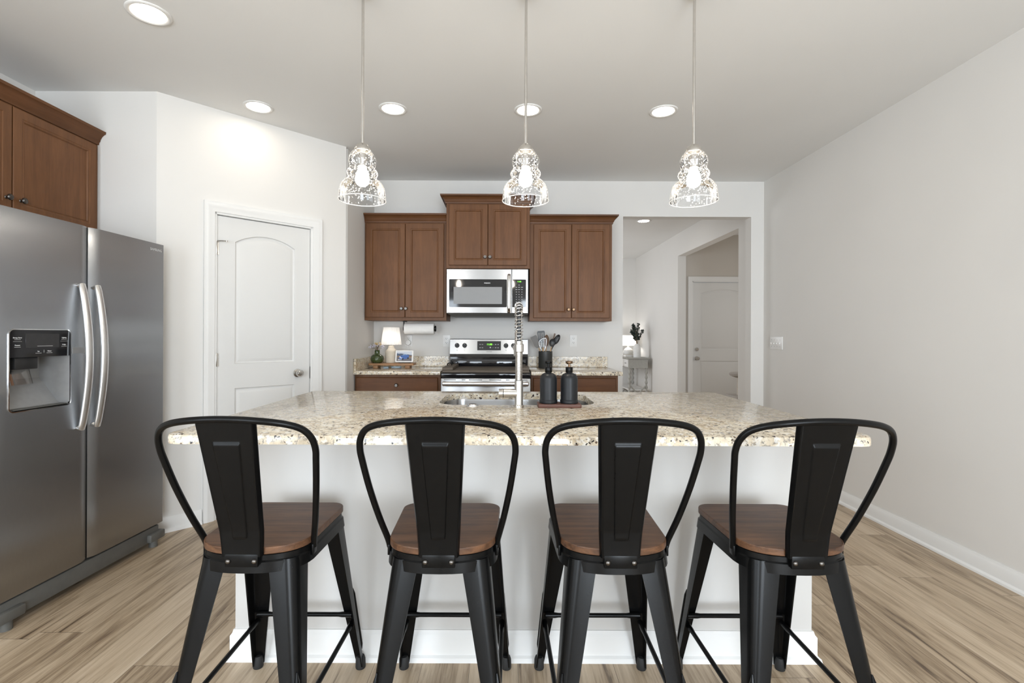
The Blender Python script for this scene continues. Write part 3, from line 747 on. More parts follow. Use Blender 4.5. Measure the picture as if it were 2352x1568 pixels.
pic(2, [(-.068, -.045), (.068, -.045), (.068, -.018), (-.068, -.008)], 3)
pic(4, [(-.042, -.028), (-.012, -.031), (.030, -.022), (.042, -.012), (.042, .004), (.034, .012), (-.02, .009), (-.045, -.002), (-.046, -.02)], 4)
pic(5, [(-.018, .009), (.03, .012), (.024, .021), (-.006, .020)], 5)
pic(4, [(.004, .010), (.008, .010), (.007, .0205), (.004, .0205)], 6)
pic(6, [(-.045, -.007), (-.032, -.008), (-.032, -.003), (-.045, -.002)], 6)
pic(6, [(-.040, -.018), (-.018, -.020), (-.018, -.014), (-.040, -.012)], 6)
for cx in (-.012, .034): pic(7, [(cx+.007*math.cos(a*PI/6), -.026+.008*(cx > 0)+.008*math.sin(a*PI/6)) for a in range(12)], 7)
pic(6, [(-.055, -.036), (-.040, -.036), (-.040, -.031), (-.055, -.031)], 6)
pic(6, [(-.036, -.036), (-.024, -.036), (-.024, -.033), (-.036, -.033)], 6)
me = b
o = bpy.data.meshes.new('screen'); o.from_pydata(b.v, [], b.f)
for q in pm: o.materials.append(M[q])
for p, i in zip(o.polygons, b.mi): p.material_index = i
so = bpy.data.objects.new('screen', o); COL.objects.link(so); so.parent = t

t = thing('charging_cable', 'pale blue charging cable coiled beneath the wooden riser', 'cable', (-1.03, 4.478, ZC))
MB().box((-.075, -.02, 0), (-.030, .012, .016), .003).build('power_brick', M['cable'], t)
pts = []
for k in range(90):
    a = k*.35; pts.append((.038+.045*math.cos(a)+random.uniform(-.004, .004), -.006+.022*math.sin(a), .004+.014*(k/90)))
MB().tube(spline(pts, 2), .0020, 6).build('cord', M['cable'], t)

# paper towels
t = thing('paper_towel_holder', 'black paper towel bracket screwed beneath the left-hand upper cabinet', 'paper towel holder', (0, 4.585, 0))
b = MB(); b.box((-.948, -.045, 1.362), (-.925, .045, 1.3715), .001, 1); b.box((-.950, -.014, 1.285), (-.943, .014, 1.371), .002); b.lathe([(.022, -.950), (.022, -.943)], (0, 0, 1.300), 24, 'X')
b.build('bracket', M['black'], t)
MB().tube([(-.945, 0, 1.300), (-.652, 0, 1.300)], .008, 14).build('bar', M['black'], t)
MB().lathe([(.024, -.662), (.027, -.659), (.027, -.650), (.023, -.646), (0, -.645)], (0, 0, 1.300), 28, 'X').build('end_knob', M['black'], t)
t = thing('paper_towel_roll', 'white paper towel roll hanging on the black bracket', 'paper towel', (0, 4.585, 1.300))
MB().lathe([(.020, -.664), (.051, -.664), (.053, -.667), (.053, -.935), (.051, -.938), (.020, -.938)], n=48, axis='X', cap=False).build('paper', M['paper'], t)
MB().lathe([(.0202, -.6635), (.0202, -.9385), (.017, -.9385), (.017, -.6635)], n=32, axis='X', cap=False).build('cardboard_core', M['ceramic'], t)

# utensil crock and its utensils
CX, CY = .374, 4.590
t = thing('utensil_crock', 'charcoal cylinder crock full of utensils on the back counter', 'utensil holder', (CX, CY, ZC))
MB().lathe([(.0, 0), (.062, 0), (.065, .004), (.065, .156), (.063, .158), (.059, .157), (.058, .008), (0, .007)], n=44).build('crock_body', M['crock'], t)
UTG = 'cooking utensils in the crock'
def utensil(name, label, base, tip, handle_mat, head, head_mat, hr=.006, hfrac=.62):
    t = thing(name, label, 'utensil', (CX, CY, ZC+.012), 0, UTG)
    B = Vector(base); T = Vector(tip); d = (T-B)
    MB().tube([B, B+d*.3, B+d*hfrac], [hr*.9, hr*1.15, hr*.8], 10).build('handle', handle_mat, t)
    z = d.normalized(); x = Vector((1, 0, 0)); x = (x-z*x.dot(z)).normalized(); y = z.cross(x)
    fr = Matrix(((x.x, y.x, z.x, 0), (x.y, y.y, z.y, 0), (x.z, y.z, z.z, 0), (0, 0, 0, 1)))
    b = MB(); b.x = Matrix.Translation(B+d*hfrac) @ fr
    head(b, d.length*(1-hfrac)); b.build('head', head_mat, t)
def h_turner(w, slots=0, t=.003):
    def f(b, L):
        out = [(-w*.25, 0), (w*.25, 0), (w*.42, L*.2), (w*.5, L*.9), (w*.42, L), (-w*.42, L), (-w*.5, L*.9), (-w*.42, L*.2)]
        hs = []
        for k in range(slots):
            cx = (k-(slots-1)/2)*w*.26; hs.append([(cx-w*.05, L*.4), (cx+w*.05, L*.4), (cx+w*.05, L*.85), (cx-w*.05, L*.85)])
        for yy in (-t, t): b.fill([out]+hs, lambda x, z: (x, yy, z))
        for lp in [out]+hs: b.rings([[(x, -t, z) for x, z in lp], [(x, t, z) for x, z in lp]], cap0=False, cap1=False)
    return f
def h_spoon(w, slots=0):
    def f(b, L):
        n = 20; rs = []
        for s_, dy in ((1, 0), (.92, .006), (.6, .011), (.25, .013)):
            rs.append([(s_*w/2*math.cos(2*PI*k/n), dy, L*.5+s_*L*.5*math.sin(2*PI*k/n)) for k in range(n)])
        b.rings(rs, cap0=False); rs = [[(p[0], p[1]+.002 if p[1] else p[1], p[2]) for p in r] for r in rs]; b.rings(rs, cap0=False)
        if slots:
            for k in range(slots): b.box((-w*.3+k*w*.25, -.001, L*.3), (-w*.3+k*w*.25+w*.06, .001, L*.75))
    return f
def h_wire(w):
    def f(b, L):
        b.tube(spline([(0, 0, -.04), (-w*.2, 0, -.02), (-w*.5, 0, L*.1), (-w*.5, 0, L*.75), (w*.5, 0, L), (w*.5, 0, L*.2), (w*.15, 0, -.03)], 5), .0016, 6)
        for k in range(1, 6):
            x = -w*.5+w*k/6; b.tube([(x, 0, L*.02), (x, 0, L*(.75+.25*k/6))], .0010, 6)
    return f
utensil('spatula', 'grey silicone spatula leaning out over the range side of the crock', (.02, .0205, 0), (-.115, .0205, .285), M['spoonwood'], h_turner(.062), M['greysil'], hfrac=.62)
utensil('slotted_turner', 'black slotted turner standing tallest in the crock', (-.012, .031, 0), (-.042, .036, .335), M['blackplastic'], h_turner(.072, 3), M['blackplastic'], hfrac=.66)
utensil('wire_turner', 'steel wire turner with a pale wooden handle in the crock front', (-.015, -.02, 0), (-.030, -.032, .265), M['spoonwood'], h_wire(.058), M['handle'], .010, .68)
utensil('wooden_spoon', 'brown wooden spoon standing in the middle of the crock', (-.005, .012, 0), (.012, .012, .300), M['spoonwood'], h_spoon(.048), M['darkspoon'], .007, .62)
utensil('ladle', 'black round-bowled ladle in front of the slotted spoon in the crock', (.015, -.02, 0), (.068, -.026, .262), M['spoonwood'], h_spoon(.058), M['blackplastic'], .006, .72)
utensil('slotted_spoon', 'black slotted spoon leaning toward the hall opening from the crock', (-.030, -.006, 0), (.128, -.006, .300), M['blackplastic'], h_spoon(.050, 2), M['blackplastic'], .006, .70)
utensil('wooden_scraper', 'thin dark wooden scraper behind the ladle in the crock', (.010, .042, 0), (.092, .044, .312), M['darkspoon'], h_turner(.016), M['darkspoon'], .005, .75)

# ================================================================== ISLAND
t = thing('kitchen_island', 'pale painted kitchen island base with white baseboard under the granite top', 'kitchen island', (0, 0, 0))
IX0, IX1, IY0, IY1 = -1.032, 1.179, 1.888, 2.82
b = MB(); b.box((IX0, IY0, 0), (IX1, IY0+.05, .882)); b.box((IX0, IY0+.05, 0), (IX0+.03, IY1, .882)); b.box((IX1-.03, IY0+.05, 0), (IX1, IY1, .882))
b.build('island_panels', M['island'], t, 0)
MB().box((IX0+.03, IY1-.03, .10), (IX1-.03, IY1, .882)).build('cabinet_front', M['cab'], t, 0)
prof = [(0, .862), (.006, .862), (.010, .872), (.012, .882), (0, .882)]
MB().rings([[(x+dx*o, y+dy*o, z) for o, z in prof] for x, y, dx, dy in ((IX0, IY1, -1, 0), (IX0, IY0, -1, -1), (IX1, IY0, 1, -1), (IX1, IY1, 1, 0))]).build('top_molding', M['white'], t)
prof = [(0, 0), (0, .112), (.005, .112), (.008, .100), (.014, .092), (.014, .022), (.024, .016), (.028, 0)]
MB().rings([[(x+dx*o, y+dy*o, z) for o, z in prof] for x, y, dx, dy in ((IX0, IY1, -1, 0), (IX0, IY0, -1, -1), (IX1, IY0, 1, -1), (IX1, IY1, 1, 0))]).build('baseboard', M['white'], t)

ZI = .914
out = rrect(-1.122, 1.598, 1.217, 2.87, (.055, .055, .02, .02), 8)
hole = rrect(-.321, 2.306, .433, 2.751, .10, 10)
b = MB(); z0 = .883
o1 = inset(out, .003); o2 = inset(out, .011)
b.fill([o2, hole], lambda x, y: (x, y, ZI))
b.fill([out, hole], lambda x, y: (x, y, z0))
b.rings([[(x, y, z0) for x, y in out], [(x, y, ZI-.011) for x, y in out], [(x, y, ZI-.003) for x, y in o1], [(x, y, ZI) for x, y in o2]], cap0=False, cap1=False)
b.rings([[(x, y, z0) for x, y in hole], [(x, y, ZI) for x, y in hole]], cap0=False, cap1=False)
tag(b.build('island_countertop', M['granite'], None, 30), 'large polished speckled granite slab topping the island', 'countertop')

t = thing('kitchen_sink', 'stainless undermount sink sunk into the island granite', 'sink', (.056, 2.528, 0))
b = MB(); sh = lambda m, r: rrect(-.377-m, -.2225-m, .377+m, .2225+m, r, 10)
b.rings([[(x, y, .8825) for x, y in sh(.02, .12)], [(x, y, .8825) for x, y in sh(.003, .103)], [(x, y, .87) for x, y in sh(.001, .101)], [(x, y, .74) for x, y in sh(-.006, .095)], [(x, y, .70) for x, y in sh(-.03, .075)], [(x, y, .694) for x, y in sh(-.08, .03)]], cap0=False)
b.build('basin', M['steel2'], t, 50)
MB().lathe([(.0, .6955), (.02, .6955), (.045, .698), (.045, .695)], n=28).build('drain', M['chrome'], t)

t = thing('sink_button', 'flat round chrome button on the granite left of the faucet', 'button', (-.150, 2.272, ZI))
MB().lathe([(.0, .010), (.016, .0098), (.019, .008), (.020, .005), (.026, .0045), (.027, 0)], n=32).build('button_cap', M['chrome'], t)

# faucet
t = thing('spring_faucet', 'brushed nickel spring-neck faucet rising beside the island sink', 'faucet', (.062, 2.255, ZI))
MB().lathe([(.0, 0), (.0245, 0), (.0245, .006), (.021, .008), (.0195, .012), (.0195, .116), (.0185, .120), (.0, .120)], n=40).build('faucet_body', M['nickel'], t)
h = MB(); h.lathe([(.0, -.092), (.019, -.0918), (.020, -.090), (.020, -.073), (.0185, -.0725), (.0185, -.0705), (.020, -.070), (.020, -.045), (.0195, -.01)], (0, 0, .061), 36, 'X')
hd = h.build('side_valve', M['nickel'], t)
MB().lathe([(.0202, -.0728), (.0206, -.0715), (.0202, -.0702)], (0, 0, .061), 36, 'X', False).build('seam_ring', M['rubber'], hd)
pr = [(.0, .119)]
for k in range(23):
    z = .121+k*.0058; pr += [(.0145, z), (.0168, z+.0015), (.0168, z+.0040), (.0145, z+.0055)]
pr.append((.0, .255)); MB().lathe(pr, n=32).build('ribbed_stem', M['nickel'], t, 30)
MB().lathe([(.0, .250), (.019, .250), (.022, .252), (.022, .285), (.019, .287), (.017, .288), (.017, .300), (.0, .300)], n=36).build('collar', M['nickel'], t)
def neck(s):
    L1 = .105; R = .062; z0 = .298
    if s < L1: return Vector((0, 0, z0+s)), Vector((0, 0, 1))
    a = (s-L1)/R
    if a < PI: return Vector((0, R-R*math.cos(a), z0+L1+R*math.sin(a))), Vector((0, math.sin(a), math.cos(a)))
    return Vector((0, 2*R, z0+L1-(s-L1-PI*R))), Vector((0, 0, -1))
TOT = .105+PI*.062+.06
MB().tube([neck(TOT*k/60)[0] for k in range(61)], .0085, 14).build('hose', M['blackplastic'], t)
pts = []; turns = 24
for k in range(turns*16+1):
    s = TOT*k/(turns*16); p, d = neck(s); a = 2*PI*k/16; n1 = Vector((1, 0, 0)); n2 = d.cross(n1)
    pts.append(p+(n1*math.cos(a)+n2*math.sin(a))*.0172)
MB().tube(pts, .0021, 7).build('spring_coil', M['chrome'], t)
p = neck(TOT)[0]
MB().lathe([(.0, .008), (.013, .006), (.018, -.004), (.018, -.07), (.021, -.078), (.022, -.115), (.018, -.119), (0, -.119)], p, 32).build('spray_head', M['nickel'], t)
b = MB(); b.tube([(0, .01, .268), (0, .095, .268)], .006, 12); b.lathe([(.024, -.010), (.027, -.008), (.027, .008), (.024, .010)], (0, .124, .268), 28); b.build('holder_arm', M['nickel'], t)

# soap bottles on their tray
t = thing('bottle_tray', 'small reddish wooden tray under the two black soap bottles', 'tray', (.246, 2.258, ZI))
b = MB(); b.prism(rrect(-.098, -.048, .098, .048, .006), 0, .017, .003); b.build('tray_board', M['tray'], t)
def bottle(x, label):
    t = thing('soap_bottle', label, 'soap dispenser', (x, 2.258, ZI+.0172), 0, 'black soap bottles on the tray')
    pr = [(.0, 0), (.0405, 0), (.0415, .002), (.0415, .014), (.0395, .016), (.0390, .018), (.0390, .108)]
    for k in range(1, 9):
        a = k/8*PI/2; pr.append((.013+.026*math.cos(a), .108+.030*math.sin(a)))
    pr += [(.013, .142), (.0, .142)]
    MB().lathe(pr, n=44).build('bottle_body', M['soap'], t, 50)
    pb = MB().lathe([(.0, .140), (.0155, .140), (.0165, .142), (.0165, .163), (.0155, .165), (.0, .165)], n=32).build('collar', M['black'], t)
    b = MB(); b.lathe([(.0055, .164), (.0055, .182)], n=16); b.lathe([(.0, .181), (.0150, .181), (.0165, .183), (.0165, .190), (.0150, .192), (0, .192)], n=28); b.tube([(0, 0, .187), (0, .045, .187), (0, .055, .178)], .005, 10)
    b.build('pump_head', M['bronze'] if x > .25 else M['black'], t)
bottle(.198, 'matte black pump bottle on the tray, the one next to the faucet')
bottle(.293, 'matte black pump bottle on the tray with a bronze-toned pump head')

# ================================================================== REFRIGERATOR (local -y faces the room)
t = thing('refrigerator', 'stainless side-by-side refrigerator with ice dispenser under the fridge cabinet', 'refrigerator', (-2.072, 1.985, 0), PI/2-math.radians(2.4))
RW, ZT, ZB0, SE = .945, 1.767, .130, .447
b = MB(); b.box((.01, .15, .03), (RW-.01, .735, 1.748), .004); b.box((SE-.04, .072, .03), (RW-.01, .15, 1.748)); b.box((.01, .072, .03), (.05, .15, 1.748)); b.box((.05, .072, 1.30), (SE-.04, .15, 1.748)); b.box((.05, .072, .03), (SE-.04, .15, .88))
b.build('fridge_body', M['greyplastic'], t)
MB().box((.02, .012, .035), (RW-.02, .075, .118), .006).build('kick_grille', M['greyplastic'], t)
for x in (.075, RW-.055):
    b = MB(); b.box((x-.055, -.012, .04), (x+.055, .04, .085), .006); b.lathe([(.022, 0), (.022, .04)], (x, .02, 0), 18)
    b.build('levelling_foot', M['greyplastic'], t)
def fdoor(name, x0, x1, seam_right, hole=None):
    b = MB(); cv = .055; cols = 8; eb = .010
    prof = []   # (x, y) front profile from seam edge side to outer side, then closed at the back
    def px(u): return x1-u if seam_right else x0+u
    flat_end = (x0+eb) if seam_right else (x1-eb)
    curve = []
    for k in range(cols+1):
        u = cv*k/cols; q = 1-u/cv; curve.append((px(u), .016*q*q))
    fx0, fx1 = sorted((px(cv), flat_end))
    r2 = [(fx0, ZB0), (fx1, ZB0), (fx1, ZT), (fx0, ZT)]
    b.fill([r2]+([hole] if hole else []), lambda x, z: (x, 0, z))
    for (xa, ya), (xb, yb) in zip(curve, curve[1:]): b.add([(xa, ya, ZB0), (xb, yb, ZB0), (xb, yb, ZT), (xa, ya, ZT)], [(0, 1, 2, 3)])
    ex = x0 if seam_right else x1
    arc = [(flat_end, 0)]+[(flat_end+(ex-flat_end)*math.sin(a), eb-eb*math.cos(a)) for a in (PI/8, PI/4, 3*PI/8, PI/2)]
    for (xa, ya), (xb, yb) in zip(arc, arc[1:]): b.add([(xa, ya, ZB0), (xb, yb, ZB0), (xb, yb, ZT), (xa, ya, ZT)], [(0, 1, 2, 3)])
    loop = curve[::1] + arc + [(ex, .066), (curve[0][0], .066)]
    for z in (ZB0, ZT): b.add([(x, y, z) for x, y in loop], [tuple(range(len(loop)))])
    sd = [arc[-1], (ex, .066), (curve[0][0], .066), curve[0]]
    for (xa, ya), (xb, yb) in [q for q in zip(sd, sd[1:]) if not (hole and q[0][1] == q[1][1])]: b.add([(xa, ya, ZB0), (xb, yb, ZB0), (xb, yb, ZT), (xa, ya, ZT)], [(0, 1, 2, 3)])
    return b.build(name, M['steel'], t, 30)
hole = rrect(.062, .905, .345, 1.260, .022, 6)
nd = fdoor('freezer_door', 0, SE-.004, True, hole)
fd = fdoor('fridge_door', SE+.004, RW, False)
MB().box((SE-.010, .03, ZB0), (SE+.010, .068, ZT)).build('door_gasket', M['rubber'], t, 0)
# dispenser
hz = 1.138
b = MB(); fr = rrect(.062, .905, .345, 1.260, .022, 6); fi = inset(fr, .006)
b.rings([[(x, .001, z) for x, z in fr], [(x, -.003, z) for x, z in fr], [(x, -.003, z) for x, z in inset(fr, .004)], [(x, .004, z) for x, z in fi]], cap0=False, cap1=False)
dz = b.build('dispenser_frame', M['chrome'], nd)
b = MB(); pnl = [(.068, hz), (.339, hz)] + [p for p in inset(fr, .005) if p[1] > hz+.02]
b.rings([[(x, -.004, z) for x, z in pnl], [(x, .02, z) for x, z in pnl]]); cpn = b.build('dispenser_panel', M['blackglass'], nd, 20)
MB().box((.130, -.0052, 1.178), (.282, -.0035, 1.240), .0005, 1).build('panel_screen', plain('dark_screen', (.035, .035, .037), .2), cpn)
for x, z, s_ in ((.096, 1.222, 'Energy Saver'), (.096, 1.190, 'Freezer'), (.306, 1.222, 'Lighting'), (.306, 1.190, 'Fridge'), (.186, 1.162, 'Ice'), (.236, 1.162, 'Water')):
    text('panel_lettering', s_, .0072, M['bright_text'], cpn, (x, -.0046, z))
    MB().box((x-.013, -.0048, z-.0085), (x+.013, -.0040, z-.0072)).build('print_line', M['pale_text'], cpn, 0)
b = MB()
for x, z in ((.096, 1.206), (.306, 1.206)): b.box((x-.018, -.0048, z-.0004), (x+.018, -.0040, z+.0004))
b.box((.2105, -.0048, 1.156), (.2113, -.0040, 1.168)); b.box((.18, -.0060, 1.1845), (.25, -.005, 1.186)); b.build('divider_mark', M['pale_text'], cpn, 0)
b = MB(); zb = .913; fx0, fx1 = .0685, .3385
for q in (((fx0, 0, hz), (fx1, 0, hz), (.315, .125, hz), (.092, .125, hz)), ((fx0, 0, zb), (fx1, 0, zb), (.330, .045, zb+.004), (.077, .045, zb+.004))): b.add(q, [(0, 1, 2, 3)])
for x0, x1, x2, x3 in ((fx0, .092, .092, .077), (fx1, .315, .315, .330)):
    b.add([(x0, 0, hz), (x1, .125, hz), (x2, .125, 1.035), (x3, .045, zb+.004), (x0, 0, zb)], [(0, 1, 2), (0, 2, 3), (0, 3, 4)])
b.add([(.092, .125, hz), (.315, .125, hz), (.315, .125, 1.035), (.092, .125, 1.035), (.330, .045, zb+.004), (.077, .045, zb+.004)], [(0, 1, 2, 3), (3, 2, 4, 5)])
b.build('dispenser_recess', M['silverplastic'], nd, 0)
MB().box((.10, .012, 1.085), (.20, .10, 1.138), .004).build('ice_chute', M['blackplastic'], nd)
b = MB(); b.x = Matrix.Translation((.150, .055, 1.10)) @ Matrix.Rotation(math.radians(-16), 4, 'X')
b.prism([(x, y) for x, y in rrect(-.045, -.006, .045, .006, .005)], -.085, .0, 0); b.build('paddle', clear_plastic('clear_plastic'), nd)
MB().box((.085, .001, .9125), (.325, .030, .9165), .001, 1).build('drip_tray', M['greyplastic'], nd)
MB().box((.352, -.0012, 1.146), (SE-.012, .003, 1.176), .0008, 1).build('control_strip', M['silverplastic'], nd)
text('brand_lettering', 'SAMSUNG', .0195, M['pale_text'], fd, (RW-.066, -.0006, ZT-.038), bold=.0003)
for par, x, s in ((nd, SE-.056, 1), (fd, SE+.030, -1)):
    pts = []; rad = []
    for k in range(33):
        q = k/32; a = math.sin(PI*q); pts.append((x, -.012-.038*a**.9, .783+.693*q)); rad.append(.0105+.001*a)
    pts = [(x, .006, .790)]+pts+[(x, .006, 1.469)]; rad = [.010]+rad+[.010]
    MB().tube(pts, rad, 20, flat=1.75, up=(0, -1, 0)).build('handle', M['handle'], par, 50)
MB().box((.02, .06, 1.748), (.10, .15, 1.775), .004).build('hinge_cover', M['greyplastic'], t)
MB().box((RW-.10, .06, 1.748), (RW-.02, .15, 1.775), .004).build('hinge_cover', M['greyplastic'], t)

# ================================================================== STOOLS (local +y faces the island)
def seat_outline(m=0.0, n=10):
    fw, rw = .166-m, .158-m
    pts = []
    yF = .188-m
    for k in range(n+1):   # front right corner (counter-clockwise starting at right side)
        a = PI/2*k/n; pts.append((fw-.048+.048*math.cos(a), yF-.048+.048*math.sin(a)))
    for k in range(n+1):
        a = PI/2+PI/2*k/n; pts.append((-fw+.048+.048*math.cos(a), yF-.048+.048*math.sin(a)))
    # rear: super-ellipse from (-rw, -.07) round to (rw, -.07)
    for k in range(0, 2*n+1):
        a = PI+PI*k/(2*n); c, s = math.cos(a), math.sin(a)
        pts.append((rw*math.copysign(abs(c)**.80, c), -.075+(.115-m)*math.copysign(abs(s)**.80, s)))
    return pts
def splat_y(z):
    # straight lean, easing to upright at the foot
    y = -.292+(1.015-z)*.262
    yb = -.2015
    if z < .70:
        q = (.70-z)/.10; y = min(y, yb) if y > yb else y
        y = (-.292+(1.015-.70)*.262)*(1-min(1, q))**1.6 + yb*(1-(1-min(1, q))**1.6)
    return y
def make_stool():
    t = thing('bar_stool', '', 'bar stool', (0, 0, 0), 0, 'black metal bar stools at the island')
    MB().prism(seat_outline(), .6252, .6455, .003).build('seat', M['seat'], t, 22)
    b = MB(); o0 = seat_outline(.004); o1 = seat_outline(-.001); o2 = seat_outline(.008)
    b.rings([[(x, y, .576) for x, y in seat_outline(-.004)], [(x, y, .604) for x, y in o1], [(x, y, .608) for x, y in seat_outline(.003)], [(x, y, .622) for x, y in o0], [(x, y, .6250) for x, y in o2]], cap0=False, cap1=True)
    b.rings([[(x, y, .576) for x, y in seat_outline(-.004)], [(x, y, .576) for x, y in seat_outline(.001)], [(x, y, .612) for x, y in seat_outline(.007)]], cap0=False, cap1=False)
    b.build('seat_frame', M['black'], t, 35)
    # legs
    for sx, sy in ((-1, -1), (1, -1), (-1, 1), (1, 1)):
        top = Vector((sx*(.138 if sy < 0 else .163), (-.172 if sy < 0 else .180), .606)); bot = Vector((sx*.203, sy*.288, .012))
        b = MB(); rs = []
        for k in range(15):
            q = k/14; c = top.lerp(bot, q); a = .086*(1-q)+.030*q; r = a*.42; th = .0045
            ax = a*(1.0 if sy > 0 else .92)
            oo = []; ii = []
            oo.append((ax, 0)); ii.append((ax, th))
            for j in range(7):
                g = PI/2*j/6; oo.append((r-r*math.sin(g), r-r*math.cos(g))); ii.append((r-(r-th)*math.sin(g), r-(r-th)*math.cos(g)))
            oo.append((0, a)); ii.append((th, a))
            ring = oo+ii[::-1]
            rs.append([(c.x-sx*u, c.y-sy*v, c.z) for u, v in ring])
        b.rings(rs)
        rib = []
        for k in range(13):
            q = .48+.42*k/12; c = top.lerp(bot, q); a = .086*(1-q)+.030*q; dd = a*.42*.2929-.001
            rib.append((c.x-sx*dd, c.y-sy*dd, c.z))
        b.tube(rib, [.002]+[.0065]*11+[.002], 8)
        lg = b.build('leg', M['black'], t, 40)
        f = bot+Vector((-sx*.012, -sy*.012, 0))
        MB().lathe([(.0, 0), (.017, 0), (.0185, .004), (.0175, .034), (.014, .044), (.0, .044)], (f.x, f.y, 0), 18).build('rubber_foot', M['rubber'], lg)
    def at(sx, sy, z):
        top = Vector((sx*(.138 if sy < 0 else .163), (-.172 if sy < 0 else .180), .606)); bot = Vector((sx*.203, sy*.288, .012))
        q = (.606-z)/.594; c = top.lerp(bot, q); a = .086*(1-q)+.030*q
        return c+Vector((-sx*a*.35, -sy*a*.35, 0))
    for (s0, s1, z) in (((-1, 1), (1, 1), .222), ((-1, -1), (1, -1), .222), ((-1, -1), (-1, 1), .195), ((1, -1), (1, 1), .195)):
        p, q = at(*s0, z), at(*s1, z); d = q-p
        MB().tube([p, p+d*.10, p+d*.14, p+d*.86, p+d*.90, q], [.0095, .0095, .0078, .0078, .0095, .0095], 10).build('foot_rest', M['black'], t)
    b = MB()
    for s in (-1, 1):
        p = Vector((s*.115, -.15, .560)); q = Vector((-s*.125, .15, .560)); b.tube([p, q], .010, 8, flat=.3, up=(0, 0, 1))
    b.build('cross_brace', M['black'], t)
    # back hoop
    half = [(.1585, -.094, .612), (.163, -.104, .640), (.180, -.138, .715), (.197, -.178, .81), (.2085, -.210, .895), (.2115, -.222, .93), (.206, -.236, .962), (.188, -.252, .988), (.156, -.270, 1.004), (.11, -.286, 1.014), (.055, -.295, 1.020), (0, -.298, 1.022)]
    full = half+[(-x, y, z) for x, y, z in half[:-1][::-1]]
    bh = MB().tube(spline(full, 5), .0092, 14)
    for s in (-1, 1): bh.box((s*.156, -.108, .590), (s*.163, -.080, .622), .002)
    bh.build('back_hoop', M['black'], t, 60)
    # splat
    nx, nz = 90, 90; g = [[], []]
    zs = [.626+(1.016-.626)*j/nz for j in range(nz+1)]
    for layer in (0, 1):
        for j, z in enumerate(zs):
            f = (z-.626)/.39; hw = .0565+(.0795-.0565)*max(0, f)**1.05
            if f < .1: hw += 0
            row = []
            for i in range(nx+1):
                u = -1+2*i/nx; x = u*hw
                y = splat_y(z)
                edge = max(0, (abs(u)-.90)/.10); y += .011*edge**2; y -= .0030*max(0, 1-abs(abs(u)-.90)/.05)                       # side flanges turned toward the seat
                pw = .0185+(.0345-.0185)*((z-.68)/.275)
                dx = pw-abs(x); dzz = min(z-.680, .955-z); d = min(dx, dzz)
                y -= .0050*max(0, min(1, (d+.002)/.0035))                                  # pressed raised panel
                if layer: y += .0022
                row.append((x, y, z))
            g[layer].append(row)
    b = MB(); vs = [p for r in g[0] for p in r]+[p for r in g[1] for p in r]; fs = []; n1 = nx+1; off = (nz+1)*n1
    for j in range(nz):
        for i in range(nx):
            a = j*n1+i; fs.append((a, a+1, a+n1+1, a+n1)); fs.append((off+a, off+a+n1, off+a+n1+1, off+a+1))
    for j in range(nz):
        for i in (0, nx): a = j*n1+i; fs.append((a, a+n1, off+a+n1, off+a))
    for i in range(nx):
        for j in (0, nz): a = j*n1+i; fs.append((a, off+a, off+a+1, a+1))
    b.add(vs, fs); sp = b.build('backrest_splat', M['black'], t, 50)
    b = MB(); b.box((-.046, -.2035, .597), (.046, -.1935, .634), .003); br = b.build('mounting_bracket', M['black'], sp)
    for s in (-1, 1):
        MB().lathe([(0, -.2085), (.0035, -.2082), (.006, -.2065), (.0075, -.2038), (.0075, -.200)], (s*.036, 0, .614), 16, 'Y').build('screw', M['chrome' if False else 'pewter'], br)
    return t
stool = make_stool()
SL = [(-.727, 'black metal bar stool with wooden seat standing at the refrigerator end of the island'),
      (-.183, 'black metal bar stool with wooden seat, second from the refrigerator end'),
      (.321, 'black metal bar stool with wooden seat, third from the refrigerator end'),
      (.838, 'black metal bar stool with wooden seat standing at the island end by the bare wall')]
for i, (x, lab) in enumerate(SL):
    o = stool if i == 0 else copy_tree(stool)
    o.location = (x, 1.560, 0); o['label'] = lab

# ================================================================== HALL THINGS
t = thing('console_table', 'grey console table with turned legs against the hall wall', 'console table', (2.285, 8.93, 0))
MB().box((-.19, -.50, .845), (.19, .50, .865), .004).build('table_top', M['table'], t)
MB().box((-.165, -.475, .685), (.165, .475, .845), .002, 1).build('apron', M['table'], t)
for k in (-1, 0, 1):
    dd = MB().box((-.172, k*.30-.135, .70), (-.164, k*.30+.135, .83), .002, 1).build('drawer', M['whiteceramic'], t)
    MB().tube([(-.168, k*.30-.03, .765), (-.185, k*.30-.03, .765), (-.185, k*.30+.03, .765), (-.168, k*.30+.03, .765)], .004, 8).build('drawer_pull', M['black'], dd)
for sx in (-1, 1):
    for sy in (-1, 1):
        pr = [(.0, 0), (.016, 0)]
        for k in range(1, 45):
            z = .685*k/45; pr.append((.019+.006*math.sin(z*75), z))
        pr += [(.022, .685), (0, .685)]
        MB().lathe(pr, (sx*.145, sy*.45, 0), 16).build('leg', M['table'], t)
MB().box((-.155, -.46, .30), (.155, .46, .318), .002, 1).build('shelf', M['whiteceramic'], t)
for sy in (-1, 1):
    b = MB(); b.tube([(-.145, sy*.46, .40), (.145, sy*.46, .06)], .012, 8); b.tube([(.145, sy*.46, .40), (-.145, sy*.46, .06)], .012, 8); b.build('end_brace', M['table'], t)
ZT2 = .8655
t = thing('stoneware_vase', 'pale shoulder vase of leafy twigs on the near end of the console', 'vase', (2.29, 8.56, ZT2))
MB().lathe([(.0, 0), (.060, 0), (.062, .004), (.062, .165), (.058, .19), (.045, .215), (.032, .228), (.026, .236), (.022, .236), (.022, .2), (0, .19)], n=36).build('vase_body', M['whiteceramic'], t)
t = thing('leafy_branches', 'dark green leafy twigs standing in the pale hall vase', 'plant', (2.29, 8.56, ZT2+.19))
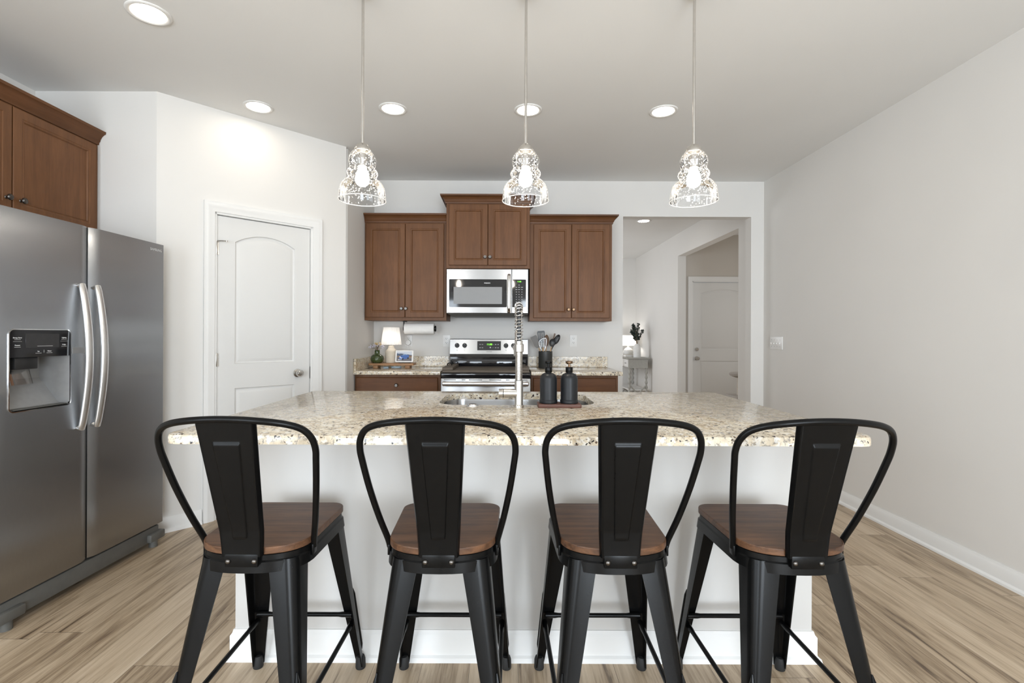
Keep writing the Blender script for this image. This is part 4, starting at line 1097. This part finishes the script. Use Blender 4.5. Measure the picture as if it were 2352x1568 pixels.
bs = MB(); bl = MB(); rnd = random.Random(3)
for k in range(9):
    a = rnd.uniform(0, 2*PI); sp_ = rnd.uniform(.07, .19); H = rnd.uniform(.24, .40)
    pts = spline([(0, 0, 0), (math.cos(a)*sp_*.25, math.sin(a)*sp_*.25, H*.4), (math.cos(a)*sp_*.8, math.sin(a)*sp_*.8, H*.75), (math.cos(a)*sp_, math.sin(a)*sp_, H)], 7)
    bs.tube(pts, .003, 6)
    for p in pts[7:]:
        for j in range(3):
            d = Vector((rnd.uniform(-1, 1), rnd.uniform(-1, 1), rnd.uniform(-.2, 1))).normalized(); L = rnd.uniform(.030, .045); s_ = d.orthogonal().normalized()*L*.42
            n_ = d.cross(s_).normalized()*.003
            bl.add([p, p+d*L*.5+s_+n_, p+d*L, p+d*L*.5-s_+n_, p+d*L*.5-n_], [(0, 1, 4), (1, 2, 4), (2, 3, 4), (3, 0, 4), (0, 3, 2, 1)])
bs.build('twigs', M['stem'], t); tag(bl.build('leaves', M['leaf'], t, 0), kind='stuff')
t = thing('console_lamp', 'white round-bodied lamp with drum shade at the far end of the console', 'lamp', (2.29, 9.18, ZT2))
MB().lathe([(.0, 0), (.05, 0), (.085, .03), (.098, .07), (.088, .11), (.05, .145), (.02, .16), (.014, .19), (0, .19)], n=36).build('lamp_base', M['whiteceramic'], t)
MB().lathe([(.15, .195), (.132, .385)], n=48, cap=False).build('lamp_shade', M['lamp_shade'], t)
MB().lathe([(0, .25), (.02, .255), (.028, .28), (.018, .31), (0, .315)], n=20).build('bulb', emis('lit_lamp_bulb', (1, .95, .88), 90), t)
t = thing('book', 'thick tan book lying on the console beside the pale vase', 'book', (2.20, 8.78, ZT2), math.radians(8))
MB().box((-.08, -.06, 0), (.08, .06, .008), .002, 1).build('cover', M['sisal'], t); MB().box((-.076, -.056, .008), (.076, .056, .034)).build('pages', M['paper'], t); MB().box((-.08, -.06, .034), (.08, .06, .042), .002, 1).build('cover', M['sisal'], t)

t = thing('cat_tree', 'grey carpeted cat perch on a rope post before the front door', 'cat tree', (3.08, 6.45, 0))
MB().prism(rrect(-.25, -.25, .40, .25, .05), 0, .05, .01).build('base', M['carpet'], t)
MB().lathe([(.055, .05), (.055, .42)], (.02, 0, 0), 24).build('post', M['sisal'], t)
MB().prism(rrect(-.13, -.2, .38, .2, .06), .42, .47, .015).build('platform', M['carpet'], t)
MB().lathe([(.060, .47), (.057, .70)], (.02, 0, 0), 24).build('post', M['sisal'], t)
MB().lathe([(.0, .70), (.09, .70), (.15, .722), (.165, .750), (.148, .764), (0, .762)], (.03, 0, 0), 40).build('perch', M['carpet'], t)
